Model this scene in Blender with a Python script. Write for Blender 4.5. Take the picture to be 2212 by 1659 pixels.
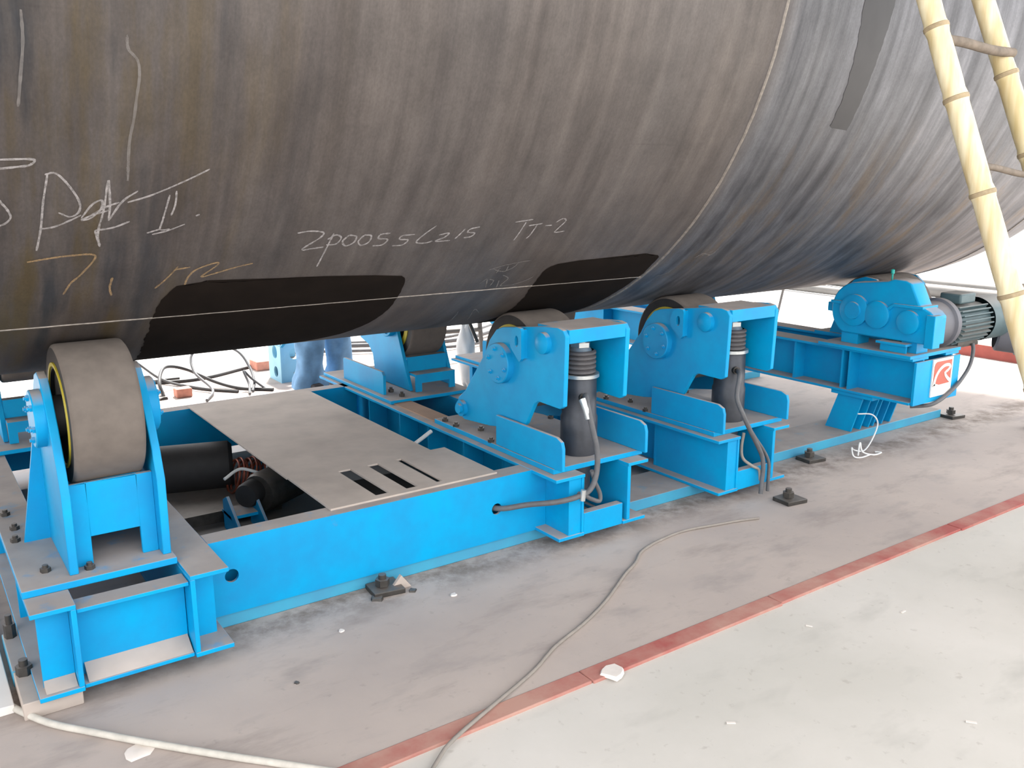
import bpy, bmesh, math, random
from mathutils import Vector, Matrix
random.seed(7)
for o in list(bpy.data.objects): bpy.data.objects.remove(o)
SC = bpy.context.scene
COL = SC.collection
PI = math.pi

# ------------------------------------------------------------------ camera, sky, sun, exposure
# world frame: x along the vessel's axis, y across it (away from the camera), z up; z = 0 is the top of the floor rails
FZ = -0.06                                    # floor level
YAW, PIT, ROL, FPX = 0.959599523, 0.228049432, -0.000121575, 1918.38874
fw = Vector((math.cos(YAW)*math.cos(PIT), math.sin(YAW)*math.cos(PIT), -math.sin(PIT)))
rt = Vector((math.sin(YAW), -math.cos(YAW), 0)); up = rt.cross(fw)
r2 = rt*math.cos(ROL)+up*math.sin(ROL); u2 = -rt*math.sin(ROL)+up*math.cos(ROL)
cam = bpy.data.objects.new('camera', bpy.data.cameras.new('camera')); COL.objects.link(cam)
cam.matrix_world = Matrix(((r2.x, u2.x, -fw.x, 0), (r2.y, u2.y, -fw.y, 0), (r2.z, u2.z, -fw.z, 1.6), (0, 0, 0, 1)))
cam.data.sensor_width = 36; cam.data.sensor_fit = 'HORIZONTAL'; cam.data.lens = FPX/2212*36
cam.data.clip_start = 0.05; cam.data.clip_end = 300
SC.camera = cam
W = bpy.data.worlds.new('overcast_sky'); SC.world = W; W.use_nodes = True
wn = W.node_tree.nodes; bg = wn['Background']
bg.inputs[0].default_value = (0.965, 0.98, 1.0, 1); bg.inputs[1].default_value = 1.68
sun = bpy.data.objects.new('sun', bpy.data.lights.new('sun', 'SUN')); COL.objects.link(sun)
sun.data.energy = 7.0; sun.data.angle = math.radians(8); sun.data.color = (1.0, 0.97, 0.92)
TS = Vector((0.51*math.cos(0.96), 0.86*math.cos(0.96), math.sin(0.96))).normalized()      # towards the sun
sun.rotation_euler = TS.to_track_quat('Z', 'Y').to_euler(); sun.location = TS*30
SC.view_settings.view_transform = 'Standard'; SC.view_settings.look = 'None'
SC.view_settings.gamma = 1; SC.view_settings.use_curve_mapping = False
SC.view_settings.exposure = 1.07

# ------------------------------------------------------------------ materials
def srgb(r, g, b):
    f = lambda c: (c/255/12.92) if c/255 <= 0.04045 else ((c/255+0.055)/1.055)**2.4
    return (f(r), f(g), f(b), 1)
class MT:
    def __init__(s, name, rough=0.6, metal=0.0, spec=0.5):
        s.m = bpy.data.materials.new(name); s.m.use_nodes = True
        s.t = s.m.node_tree; s.b = s.t.nodes['Principled BSDF']
        s.b.inputs['Roughness'].default_value = rough; s.b.inputs['Metallic'].default_value = metal
        s.b.inputs['Specular IOR Level'].default_value = spec
    def n(s, typ, **kw):
        x = s.t.nodes.new(typ)
        for k, v in kw.items(): setattr(x, k, v)
        return x
    def l(s, a, b): s.t.links.new(a, b)
    def coord(s, kind='Object'): return s.n('ShaderNodeTexCoord').outputs[kind]
    def noise(s, vec, scale, detail=4, rough=0.55):
        x = s.n('ShaderNodeTexNoise'); x.inputs['Scale'].default_value = scale
        x.inputs['Detail'].default_value = detail; x.inputs['Roughness'].default_value = rough
        s.l(vec, x.inputs['Vector']); return x.outputs['Fac']
    def ramp(s, fac, a, b, lo=0.0, hi=1.0):
        x = s.n('ShaderNodeMapRange'); x.inputs['From Min'].default_value = a; x.inputs['From Max'].default_value = b
        x.inputs['To Min'].default_value = lo; x.inputs['To Max'].default_value = hi
        s.l(fac, x.inputs['Value']); return x.outputs['Result']
    def mix(s, fac, a, b):
        x = s.n('ShaderNodeMix', data_type='RGBA')
        if isinstance(fac, float): x.inputs[0].default_value = fac
        else: s.l(fac, x.inputs[0])
        for v, i in ((a, 6), (b, 7)):
            if isinstance(v, tuple): x.inputs[i].default_value = v
            else: s.l(v, x.inputs[i])
        return x.outputs[2]
    def math(s, op, a, b=0.0, c=None):
        x = s.n('ShaderNodeMath', operation=op)
        for i, v in enumerate((a, b) if c is None else (a, b, c)):
            if isinstance(v, (float, int)): x.inputs[i].default_value = v
            else: s.l(v, x.inputs[i])
        return x.outputs[0]
    def mapping(s, vec, scale):
        x = s.n('ShaderNodeMapping'); x.inputs['Scale'].default_value = scale; s.l(vec, x.inputs['Vector']); return x.outputs[0]
    def col(s, c):
        if isinstance(c, tuple): s.b.inputs['Base Color'].default_value = c
        else: s.l(c, s.b.inputs['Base Color'])
    def bump(s, h, strength=0.2, dist=0.01):
        x = s.n('ShaderNodeBump'); x.inputs['Strength'].default_value = strength; x.inputs['Distance'].default_value = dist
        s.l(h, x.inputs['Height']); s.l(x.outputs[0], s.b.inputs['Normal'])

DUST = srgb(176, 164, 155)
def simple(name, c, rough=0.6, metal=0.0, var=0.25, scale=14, dust=0.0, dustc=None):
    m = MT(name, rough, metal); v = m.coord()
    f = m.ramp(m.noise(v, scale), 0.3, 0.7)
    dark = tuple(x*(1-var) for x in c[:3])+(1,); lite = tuple(min(1, x*(1+var)) for x in c[:3])+(1,)
    k = m.mix(f, dark, lite)
    if dust > 0:
        g = m.n('ShaderNodeNewGeometry'); s = m.n('ShaderNodeSeparateXYZ'); m.l(g.outputs['Normal'], s.inputs[0])
        d = m.math('MULTIPLY', m.ramp(s.outputs[2], 0.55, 0.95), m.ramp(m.noise(v, 9, 5), 0.25, 0.5, 0.55, 1.0))
        k = m.mix(m.math('MULTIPLY', d, dust), k, dustc or DUST)
    m.col(k); return m.m

def blue_paint(name='blue_paint', base=None, dust=0.96):
    m = MT(name, 0.45, 0.0, 0.18); v = m.coord()
    base = base or srgb(0, 156, 208)
    b2 = (base[0]+0.01, base[1]*0.80, base[2]*0.86, 1)
    k = m.mix(m.ramp(m.noise(v, 5, 5), 0.35, 0.7), base, b2)
    k = m.mix(m.ramp(m.noise(v, 60, 3), 0.62, 0.75, 0, 0.10), k, srgb(40, 175, 225))
    k = m.mix(m.ramp(m.noise(v, 11, 6, 0.7), 0.68, 0.76, 0, 0.30), k, srgb(100, 110, 150))
    g = m.n('ShaderNodeNewGeometry'); s = m.n('ShaderNodeSeparateXYZ'); m.l(g.outputs['Normal'], s.inputs[0])
    d = m.math('MULTIPLY', m.ramp(s.outputs[2], 0.6, 0.95), m.ramp(m.noise(v, 13, 6), 0.2, 0.42, 0.35, 1.0))
    dc = m.mix(m.ramp(m.noise(v, 4, 4), 0.3, 0.7), srgb(158, 147, 140), srgb(182, 170, 162))
    k = m.mix(m.math('MULTIPLY', d, dust), k, dc)
    m.col(k)
    m.l(m.math('ADD', m.math('MULTIPLY', d, 0.45), 0.42), m.b.inputs['Roughness'])
    m.bump(m.noise(v, 40, 3), 0.08, 0.004)
    return m.m
M = {}
M['blue'] = blue_paint()
M['blue_faded'] = blue_paint('faded_blue_paint', srgb(70, 160, 190), 0.97)
M['blue_sunlit'] = simple('sunlit_blue_paint', srgb(140, 190, 212), 0.6, 0, 0.1, 6)  # lighter copy of the blue, sunlight put into the colour
M['dusty_plate'] = simple('dusty_steel_plate', srgb(178, 165, 155), 0.85, 0, 0.12, 5)
M['brown_plate'] = simple('bare_brown_steel', srgb(160, 132, 112), 0.8, 0, 0.12, 8)
M['rubber'] = simple('dusty_rubber', srgb(104, 95, 88), 0.85, 0, 0.12, 20)
M['rubber_side'] = simple('black_rubber', srgb(38, 36, 36), 0.7, 0, 0.2, 20)
M['yellow'] = simple('yellow_paint', srgb(170, 154, 38), 0.5, 0, 0.15)
M['jack'] = simple('black_painted_steel', srgb(58, 60, 66), 0.45, 0.2, 0.25, 18, 0.5)
M['bellows'] = simple('bellows_rubber', srgb(92, 88, 88), 0.75, 0, 0.15, 30)
M['zinc'] = simple('zinc_steel', srgb(196, 198, 196), 0.35, 0.7, 0.1, 40)
M['steel_dark'] = simple('oily_steel', srgb(70, 66, 62), 0.5, 0.4, 0.3, 25, 0.4)
M['hose'] = simple('grey_rubber_hose', srgb(92, 92, 94), 0.6, 0, 0.15, 30)
M['hose_black'] = simple('black_hose', srgb(52, 50, 50), 0.55, 0, 0.15, 30)
M['cable_light'] = simple('dusty_cable', srgb(196, 190, 180), 0.8, 0, 0.1, 30)
M['cable_grey'] = simple('dusty_grey_cable', srgb(142, 134, 126), 0.8, 0, 0.1, 30)
M['copper'] = simple('copper_wire', srgb(150, 78, 58), 0.4, 0.4, 0.3, 60)
M['motor'] = simple('grey_green_motor_paint', srgb(72, 92, 96), 0.55, 0, 0.15, 14, 0.5)
M['drum'] = simple('grey_painted_steel', srgb(98, 98, 104), 0.6, 0.1, 0.15, 6, 0.3)
M['white_plastic'] = simple('white_plastic', srgb(222, 222, 220), 0.4, 0, 0.06, 10)
M['paper'] = simple('torn_paper', srgb(226, 216, 208), 0.9, 0, 0.06, 20)
M['brick'] = simple('brick', srgb(190, 130, 112), 0.9, 0, 0.15, 20, 0.3)
M['pipe'] = simple('weathered_pipe', srgb(92, 90, 88), 0.7, 0, 0.15, 4, 0.4)
M['red'] = simple('red_oxide_paint', srgb(150, 78, 70), 0.8, 0, 0.2, 6, 0.6, srgb(172, 130, 118))
M['red_edge'] = None
M['plate_white'] = simple('logo_plate_white', srgb(226, 220, 214), 0.5, 0, 0.03, 10)
M['logo_red'] = simple('logo_red', srgb(184, 88, 70), 0.5, 0, 0.05, 10)
M['trouser'] = simple('blue_work_cloth', srgb(110, 150, 186), 0.9, 0, 0.25, 9)
M['jacket'] = simple('blue_jacket_cloth', srgb(60, 100, 150), 0.9, 0, 0.2, 9)
M['skin'] = simple('skin', srgb(190, 140, 115), 0.6, 0, 0.08, 12)
M['hair'] = simple('black_hair', srgb(26, 22, 20), 0.7, 0, 0.2, 40)
M['shoe'] = simple('dark_shoe', srgb(50, 48, 50), 0.7, 0, 0.2, 12)
M['rung'] = simple('dark_rung_wood', srgb(120, 108, 96), 0.8, 0, 0.25, 30)
M['patch'] = simple('dark_brown_patch', srgb(26, 20, 16), 0.95, 0.0, 0.22, 9); M['patch'].node_tree.nodes['Principled BSDF'].inputs['Specular IOR Level'].default_value = 0.1  # dark brown colour of the two shell patches
M['stripe'] = simple('grey_brush_stain', srgb(52, 51, 53), 0.5, 0.4, 0.12, 9)
M['weld'] = simple('weld_bead_steel', srgb(128, 120, 112), 0.5, 0.3, 0.3, 60)
M['roof'] = simple('roof_sheet', srgb(120, 120, 122), 0.8, 0, 0.1, 1)

def red_mat():
    m = MT('worn_red_edge_paint', 0.85); v = m.coord()
    k = m.mix(m.ramp(m.noise(v, 2.2, 6, 0.65), 0.38, 0.62), srgb(164, 84, 78), srgb(182, 140, 126))
    m.col(k); return m.m
M['red_edge'] = red_mat()

def bamboo_mat():
    m = MT('bamboo', 0.45); v = m.coord()
    k = m.mix(m.ramp(m.noise(m.mapping(v, (26, 26, 1.2)), 1.0, 3), 0.35, 0.65), srgb(206, 184, 138), srgb(232, 220, 186))
    k = m.mix(m.ramp(m.noise(v, 3.5, 4), 0.5, 0.7, 0, 0.5), k, srgb(188, 170, 118))
    m.col(k); return m.m
M['bamboo'] = bamboo_mat()
M['oily'] = simple('shade_dark_concrete', srgb(92, 88, 84), 0.6, 0, 0.2, 4)  # darkened concrete, stands in for the shade inside the first bed
M['node'] = simple('bamboo_node', srgb(160, 142, 112), 0.7, 0, 0.25, 30)

def chalk_mat(name, c, dens):
    m = MT(name, 0.9); v = m.coord()
    m.col(c); m.l(m.ramp(m.noise(v, 55, 4, 0.7), 0.32, 0.62, dens*0.35, dens), m.b.inputs['Alpha']); return m.m
M['chalk'] = chalk_mat('white_chalk', srgb(168, 162, 160), 0.75)
M['chalk_faint'] = chalk_mat('faint_white_chalk', srgb(140, 134, 130), 0.5)
M['chalk_yellow'] = chalk_mat('yellow_chalk', srgb(160, 132, 96), 0.7)

CY, CZ, CR = 4.2, 2.64, 1.81                    # vessel axis and radius
def vessel_mat():
    m = MT('mill_scale_steel', 0.5, 0.25, 0.45)
    s = m.n('ShaderNodeSeparateXYZ'); m.l(m.coord(), s.inputs[0])
    th = m.math('ARCTAN2', m.math('MULTIPLY', s.outputs[2], -1.0), m.math('MULTIPLY', s.outputs[1], -1.0))
    c = m.n('ShaderNodeCombineXYZ'); m.l(s.outputs[0], c.inputs[0]); m.l(th, c.inputs[1]); v = c.outputs[0]
    streak = m.ramp(m.noise(m.mapping(v, (13, 1.1, 1)), 1.0, 7, 0.62), 0.32, 0.70)
    broad = m.ramp(m.noise(m.mapping(v, (2.1, 1.2, 1)), 1.0, 4), 0.35, 0.68)
    k = m.mix(streak, srgb(84, 75, 71), srgb(122, 112, 106))
    k = m.mix(m.math('MULTIPLY', broad, 0.5), k, srgb(118, 112, 110))
    # left plates: yellowish and bluish heat tints and rust
    left = m.ramp(s.outputs[0], 1.25, 0.35)
    tint = m.noise(m.mapping(v, (7, 1.6, 1)), 1.0, 5, 0.6)
    k = m.mix(m.math('MULTIPLY', left, m.ramp(tint, 0.5, 0.62, 0, 0.7)), k, srgb(108, 90, 48))
    k = m.mix(m.math('MULTIPLY', left, m.ramp(tint, 0.48, 0.36, 0, 0.85)), k, srgb(56, 62, 70))
    # right plates: bluish grey with tan scuffs
    right = m.ramp(s.outputs[0], 2.98, 3.12)
    k = m.mix(m.math('MULTIPLY', right, 0.75), k, m.mix(streak, srgb(92, 94, 100), srgb(148, 150, 157)))
    sc = m.noise(m.mapping(v, (4.5, 2.0, 1)), 1.3, 6, 0.65)
    low = m.ramp(th, 0.42, 0.75)
    k = m.mix(m.math('MULTIPLY', m.math('MULTIPLY', right, low), m.ramp(sc, 0.52, 0.64, 0, 0.75)), k, srgb(132, 112, 88))
    k = m.mix(m.math('MULTIPLY', m.math('MULTIPLY', right, low), m.ramp(sc, 0.50, 0.36, 0, 0.6)), k, srgb(44, 43, 50))
    # fine horizontal scratches
    scr = m.ramp(m.noise(m.mapping(v, (1.0, 60, 1)), 1.0, 3), 0.66, 0.78, 0, 0.22)
    k = m.mix(scr, k, srgb(70, 60, 58))
    mu = m.n('ShaderNodeMix', data_type='RGBA', blend_type='MULTIPLY'); mu.inputs[0].default_value = 1.0; m.l(k, mu.inputs[6]); gr = m.math('MULTIPLY', m.ramp(m.noise(m.mapping(v, (5, 5.5, 1)), 1.3, 8, 0.72), 0.25, 0.75, 0.42, 0.80), m.ramp(m.noise(v, 150, 2), 0.2, 0.8, 0.86, 1.14)); gr = m.math('MULTIPLY', gr, m.math('SUBTRACT', 1.0, m.math('MULTIPLY', left, 0.22))); m.l(gr, mu.inputs[7])
    m.l(m.ramp(right, 0, 1, 0.25, 0.55), m.b.inputs['Metallic'])
    m.col(mu.outputs[2])
    m.l(m.ramp(m.noise(m.mapping(v, (6, 2, 1)), 1.0, 5), 0.3, 0.7, 0.46, 0.62), m.b.inputs['Roughness'])
    m.bump(m.noise(m.mapping(v, (10, 4, 1)), 1.0, 5), 0.06, 0.01)
    return m.m
M['vessel'] = vessel_mat()

def floor_mat(name, a, b, c2, rough=0.85, sc=1.0):
    m = MT(name, rough, 0, 0.3); v = m.coord()
    k = m.mix(m.ramp(m.noise(v, 0.9*sc, 6, 0.6), 0.35, 0.65), a, b)
    k = m.mix(m.ramp(m.noise(m.mapping(v, (1.6, 3.5, 1)), 1.5*sc, 5, 0.6), 0.55, 0.75, 0, 0.6), k, c2)
    k = m.mix(m.ramp(m.noise(v, 26, 4), 0.64, 0.74, 0, 0.35), k, srgb(150, 140, 132))
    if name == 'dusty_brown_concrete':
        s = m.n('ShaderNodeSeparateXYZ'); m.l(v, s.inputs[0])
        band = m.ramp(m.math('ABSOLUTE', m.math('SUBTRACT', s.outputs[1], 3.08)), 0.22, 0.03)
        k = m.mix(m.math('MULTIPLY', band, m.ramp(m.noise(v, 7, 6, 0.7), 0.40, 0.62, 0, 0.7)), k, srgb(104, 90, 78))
        k = m.mix(m.ramp(m.noise(m.mapping(v, (0.8, 2.2, 1)), 2.2, 6, 0.65), 0.54, 0.72, 0, 0.55), k, srgb(142, 130, 124))
    m.col(k); m.bump(m.noise(v, 9, 6, 0.65), 0.25, 0.006); return m.m
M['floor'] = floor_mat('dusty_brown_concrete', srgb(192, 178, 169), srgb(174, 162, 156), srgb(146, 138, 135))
M['floor_front'] = floor_mat('pale_concrete', srgb(210, 204, 197), srgb(196, 191, 183), srgb(176, 172, 165))
M['ground'] = floor_mat('bright_outdoor_concrete', srgb(228, 224, 220), srgb(220, 216, 212), srgb(212, 208, 204))

# ------------------------------------------------------------------ mesh helpers
class MB:
    def __init__(s): s.v = []; s.f = []; s.sm = []
    def add(s, vs, fs, smooth=False):
        o = len(s.v); s.v += [tuple(v) for v in vs]; s.f += [tuple(i+o for i in f) for f in fs]; s.sm += [smooth]*len(fs); return s
    def box(s, x0, x1, y0, y1, z0, z1):
        v = [(x, y, z) for x in (x0, x1) for y in (y0, y1) for z in (z0, z1)]
        return s.add(v, [(0,1,3,2), (4,6,7,5), (0,4,5,1), (2,3,7,6), (0,2,6,4), (1,5,7,3)])
    def prism(s, poly, ax, a, b, smooth=False):
        n = len(poly)
        def P(p, t):
            return (t, p[0], p[1]) if ax == 'x' else ((p[0], t, p[1]) if ax == 'y' else (p[0], p[1], t))
        v = [P(p, a) for p in poly]+[P(p, b) for p in poly]
        s.add(v, [tuple(range(n))[::-1], tuple(range(n, 2*n))])
        return s.add(v, [(i, (i+1) % n, (i+1) % n+n, i+n) for i in range(n)], smooth)
    def lathe(s, prof, o, d, n=40, caps=True):
        """prof: list of (distance along d, radius)"""
        d = Vector(d).normalized(); o = Vector(o)
        a = d.orthogonal().normalized(); b = d.cross(a)
        v = []; f = []
        for (t, r) in prof:
            for i in range(n):
                w = 2*PI*i/n; v.append(o+d*t+(a*math.cos(w)+b*math.sin(w))*r)
        for j in range(len(prof)-1):
            for i in range(n):
                f.append((j*n+i, j*n+(i+1) % n, (j+1)*n+(i+1) % n, (j+1)*n+i))
        s.add(v, f, True)
        if caps:
            m = len(prof)-1
            s.add(v[:n], [tuple(range(n))[::-1]]); s.add(v[m*n:], [tuple(range(n))])
        return s
    def cyl(s, p, q, r, n=24):
        p = Vector(p); q = Vector(q); return s.lathe([(0, r), ((q-p).length, r)], p, q-p, n)
    def tube(s, pts, r, n=10, close=True):
        P = [Vector(p) for p in pts]; N = len(P)
        rr = r if isinstance(r, (list, tuple)) else [r]*N
        t0 = (P[1]-P[0]).normalized(); a = t0.orthogonal().normalized(); v = []; f = []
        for i in range(N):
            t = (P[min(i+1, N-1)]-P[max(i-1, 0)]).normalized()
            a = (a-t*a.dot(t)); a = a.normalized() if a.length > 1e-6 else t.orthogonal().normalized()
            b = t.cross(a)
            for k in range(n):
                w = 2*PI*k/n; v.append(P[i]+(a*math.cos(w)+b*math.sin(w))*rr[i])
        for i in range(N-1):
            for k in range(n): f.append((i*n+k, i*n+(k+1) % n, (i+1)*n+(k+1) % n, (i+1)*n+k))
        s.add(v, f, True)
        if close: s.add(v[:n], [tuple(range(n))[::-1]]); s.add(v[-n:], [tuple(range(n))])
        return s
    def plate_hole(s, ax, x0, x1, z0, z1, cx, cz, r, a, b, n=32):
        """rectangular plate with a round hole; ax is the plate's normal"""
        def P(p, t): return (t, p[0], p[1]) if ax == 'x' else ((p[0], t, p[1]) if ax == 'y' else (p[0], p[1], t))
        inn = []; out = []
        angs = sorted([2*PI*i/n for i in range(n)]+[math.atan2(z-cz, x-cx) % (2*PI) for x in (x0, x1) for z in (z0, z1)])
        for w in angs:
            c, q = math.cos(w), math.sin(w); inn.append((cx+c*r, cz+q*r))
            t = min([((x1 if c > 0 else x0)-cx)/c if abs(c) > 1e-9 else 1e9, ((z1 if q > 0 else z0)-cz)/q if abs(q) > 1e-9 else 1e9])
            out.append((cx+c*t, cz+q*t))
        m = len(angs); v = [P(p, a) for p in inn]+[P(p, a) for p in out]+[P(p, b) for p in inn]+[P(p, b) for p in out]; f = []
        for i in range(m):
            j = (i+1) % m
            f += [(i, j, m+j, m+i), (2*m+i, 3*m+i, 3*m+j, 2*m+j), (i, 2*m+i, 2*m+j, j), (m+i, m+j, 3*m+j, 3*m+i)]
        return s.add(v, f)
    def build(s, name, mat, parent=None, bevel=0.0, label=None):
        me = bpy.data.meshes.new(name); me.from_pydata(s.v, [], s.f)
        me.polygons.foreach_set('use_smooth', s.sm)
        bm = bmesh.new(); bm.from_mesh(me); bmesh.ops.remove_doubles(bm, verts=bm.verts, dist=1e-5)
        bmesh.ops.recalc_face_normals(bm, faces=bm.faces); bm.to_mesh(me); bm.free()
        try: me.set_sharp_from_angle(angle=math.radians(40))
        except Exception: pass
        me.materials.append(M[mat] if isinstance(mat, str) else mat)
        o = bpy.data.objects.new(name, me); COL.objects.link(o)
        if parent is not None:
            o.parent = parent; o.matrix_parent_inverse = Matrix.Translation(-world_loc(parent))
        if bevel:
            b = o.modifiers.new('edge', 'BEVEL'); b.width = bevel; b.segments = 2; b.limit_method = 'ANGLE'
        if label: o['label'] = label
        return o
class Pieces:
    """a row of like parts, each linked as an object of its own"""
    def __init__(s): s.L = []
    def new(s): m = MB(); s.L.append(m); return m
    def box(s, *a): s.new().box(*a); return s
    def cyl(s, *a): s.new().cyl(*a); return s
    def prism(s, *a): s.new().prism(*a); return s
    def lathe(s, *a, **k): s.new().lathe(*a, **k); return s
    def tube(s, *a): s.new().tube(*a); return s
    def plate_hole(s, *a): s.new().plate_hole(*a); return s
    def build(s, name, mat, parent=None, bevel=0.0, label=None): return [m.build(name, mat, parent, bevel, label) for m in s.L]
def world_loc(o):
    p = Vector(o.location)
    return p
def thing(name, loc, label, cat, group=None):
    o = bpy.data.objects.new(name, None); COL.objects.link(o); o.location = loc; o.empty_display_size = 0.1
    o['label'] = label; o['category'] = cat
    if group: o['group'] = group
    return o
def tag(o, label, cat, group=None, kind=None):
    o['label'] = label; o['category'] = cat
    if group: o['group'] = group
    if kind: o['kind'] = kind
    return o
def structure(o, label=None):
    o['kind'] = 'structure'
    if label: o['label'] = label
    return o
def smooth_path(P, k=8):
    P = [Vector(p) for p in P]; out = []
    Q = [P[0]*2-P[1]]+P+[P[-1]*2-P[-2]]
    for i in range(1, len(Q)-2):
        a, b, c, d = Q[i-1:i+3]
        for j in range(k):
            t = j/k
            out.append(0.5*((2*b)+(c-a)*t+(2*a-5*b+4*c-d)*t*t+(3*b-a-3*c+d)*t**3))
    out.append(P[-1]); return out
def hexbolt(mb, p, d, r=0.014, h=0.012):
    d = Vector(d); mb = mb.new() if isinstance(mb, Pieces) else mb; mb.lathe([(-0.002, r), (h, r)], p, d, 6); mb.lathe([(h*0.9, r*0.55), (h*1.7, r*0.55)], p, d, 12)

def dup(root, off, label, group=None):
    def cp(o, par):
        inv = o.matrix_parent_inverse.copy(); c = o.copy(); COL.objects.link(c); c.parent = par; c.matrix_parent_inverse = inv
        for k in [x for x in bpy.data.objects if x.parent == o and x is not c]: cp(k, c)
        return c
    kids = {}
    c = root.copy(); COL.objects.link(c); c.location = Vector(root.location)+Vector(off); c['label'] = label
    if group: c['group'] = group
    for k in [x for x in bpy.data.objects if x.parent == root]: cp(k, c)
    return c

# ------------------------------------------------------------------ setting: ground, roof, floor edge
f = MB().box(-14, 11.5, -12, 2.06, FZ-0.25, FZ-0.006).build('floor', 'floor_front'); structure(f, 'pale concrete floor in front of the red painted edge')
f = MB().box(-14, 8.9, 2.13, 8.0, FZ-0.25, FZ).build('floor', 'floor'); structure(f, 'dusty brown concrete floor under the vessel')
f = MB().box(-40, 60, -40, 70, FZ-0.3, FZ-0.012).build('floor', 'ground'); structure(f, 'bright pale ground beyond the vessel')
e = MB()
x = -6.0
while x < 11.4:
    w = random.uniform(0.9, 1.6); x2 = min(x+w, 11.5)
    e.box(x+0.003, x2, 2.050+random.uniform(-0.005, 0.005), 2.129, FZ-0.05, FZ+0.004); x = x2
e = e.build('trim_1', 'red_edge', bevel=0.004); structure(e, 'worn red painted edging strip set in the floor')
RF = MB().box(-3.5, 9.6, -4.0, 10.5, 7.0, 7.2).build('unseen_roof', 'roof'); structure(RF, 'unseen roof high above the vessel, its edges set to shape the light')  # unseen roof, edges placed to shape the sun and sky light

# ------------------------------------------------------------------ floor rails
def rail(x0, x1, y0, y1, label):
    t = thing('floor_rail', (2.8, y0, FZ), label, 'rail', 'long flat rails under the roller beds')
    r = MB().box(x0, x1, y0, y1, FZ, -0.001).build('rail_bar', 'blue_faded', t, bevel=0.004)
    return t
rl = rail(0.165, 3.86, 3.135, 3.44, 'low flat rail with dirty blue side under the front tie beam and jack stands')
rail(3.87, 6.0, 3.25, 3.56, 'low flat rail with bright worn blue side below the drive bed')
rail(0.165, 6.0, 4.86, 5.12, 'low flat rail under the far ends of the roller beds')
def clamp(x, y, label):
    t = thing('rail_clamp', (x, y, FZ), label, 'clamp', 'bolted clamps holding the near rail')
    MB().prism([(x-0.06, y-0.11), (x+0.07, y-0.13), (x+0.08, y), (x-0.05, y)], 'z', FZ, FZ+0.022).build('clamp_plate', 'steel_dark', t, bevel=0.003)
    MB().cyl((x, y-0.06, FZ+0.02), (x, y-0.06, FZ+0.075), 0.016).build('stud', 'steel_dark', t)
    b = MB(); hexbolt(b, (x, y-0.06, FZ+0.03), (0, 0, 1), 0.03, 0.026); b.build('nut', 'steel_dark', t)
    return t
clamp(4.40, 3.22, 'oily bolted clamp on the near rail left of the loose white strip')
clamp(6.06, 3.27, 'oily bolted clamp at the right end of the near rail')
clamp(3.72, 2.84, 'dark clamp on the floor below the right corner of the second jack stand')

c4 = thing('clamp_plate', (0.25, 3.0, FZ), 'dusty clamping plate with a large bolt under the left end of the long bed', 'clamp plate')
MB().box(0.168, 0.34, 2.90, 3.13, FZ, -0.0015).build('plate', 'dusty_plate', c4, bevel=0.003)
b = Pieces(); b.cyl((0.198, 3.10, -0.002), (0.198, 3.10, 0.05), 0.014); b.build('stud', 'steel_dark', c4)
b = Pieces(); hexbolt(b, (0.198, 3.10, 0.0), (0, 0, 1), 0.026, 0.03); b.build('nut', 'steel_dark', c4)
c5 = tag(MB().box(0.10, 0.150, 2.97, 4.2, FZ, FZ+0.03).build('flat_bar', 'plate_white', bevel=0.003), 'pale flat bar lying on the floor at the left edge beside the long bed', 'bar')
c6 = thing('clamp_bolt', (0.188, 3.42, 0), 'dark bolt and washer standing on the dirty rail left of the long bed', 'bolt')
b = Pieces(); hexbolt(b, (0.19, 3.40, 0.0), (0, 0, 1), 0.02, 0.05); b.build('nut', 'steel_dark', c6)
clamp(1.50, 3.13, 'dirty clamp below the middle of the front tie beam')
c7 = tag(MB().prism([(1.52, FZ), (1.62, FZ), (1.575, 0.0)], 'y', 3.045, 3.06).build('steel_wedge', 'dusty_plate'), 'pale triangular wedge standing below the middle of the front tie beam', 'wedge')

# ------------------------------------------------------------------ beds (welded beam frames)
T = 0.016
def channel(mb, xw, out, y0, y1, z0, z1, w=0.13, t=T):
    """beam along y: web at xw, flanges reaching to xw+out*w"""
    a, b = sorted((xw, xw+out*w)); c, d = sorted((xw, xw+out*t))
    mb.box(a, b, y0, y1, z1-t, z1); mb.box(a, b, y0, y1, z0, z0+t); mb.box(c, d, y0+0.001, y1-0.001, z0+t, z1-t)

bed = thing('roller_bed', (1.5, 3.0, 0), 'long blue welded bed joining the near left roller stand to the first jack stand', 'machine bed')
# left cross beam pair
for xw, out in ((0.345, -1), (0.695, 1)):
    b = MB(); channel(b, xw, out, 2.87, 5.54, 0, 0.30, 0.13); b.build('cross_beam', 'blue', bed, bevel=0.002)
g = Pieces()
for y in (2.935, 3.5, 4.2, 4.9): g.box(0.235, 0.328, y, y+0.012, T, 0.30-T)
g.build('stiffener', 'blue', bed)
g = Pieces()
for y in (2.985, 3.9, 4.5): g.box(0.712, 0.80, y, y+0.012, T, 0.30-T)
g.build('stiffener', 'blue', bed)
b = MB(); b.box(0.347, 0.693, 2.955, 2.97, 0.012, 0.262); b.box(0.347, 0.693, 2.885, 2.97, 0.262, 0.276); b.box(0.347, 0.693, 2.885, 2.97, 0, 0.014)
b.build('end_channel', 'blue', bed, bevel=0.002)
b = MB(); b.box(0.347, 0.693, 5.44, 5.455, 0.012, 0.262); b.box(0.347, 0.693, 5.44, 5.53, 0.262, 0.276); b.build('end_channel', 'blue', bed, bevel=0.002)
MB().prism([(2.890, 0.0142), (2.9545, 0.0142), (2.9545, 0.055)], 'x', 0.36, 0.69).build('dust_drift', 'dusty_plate', bed)
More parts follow.
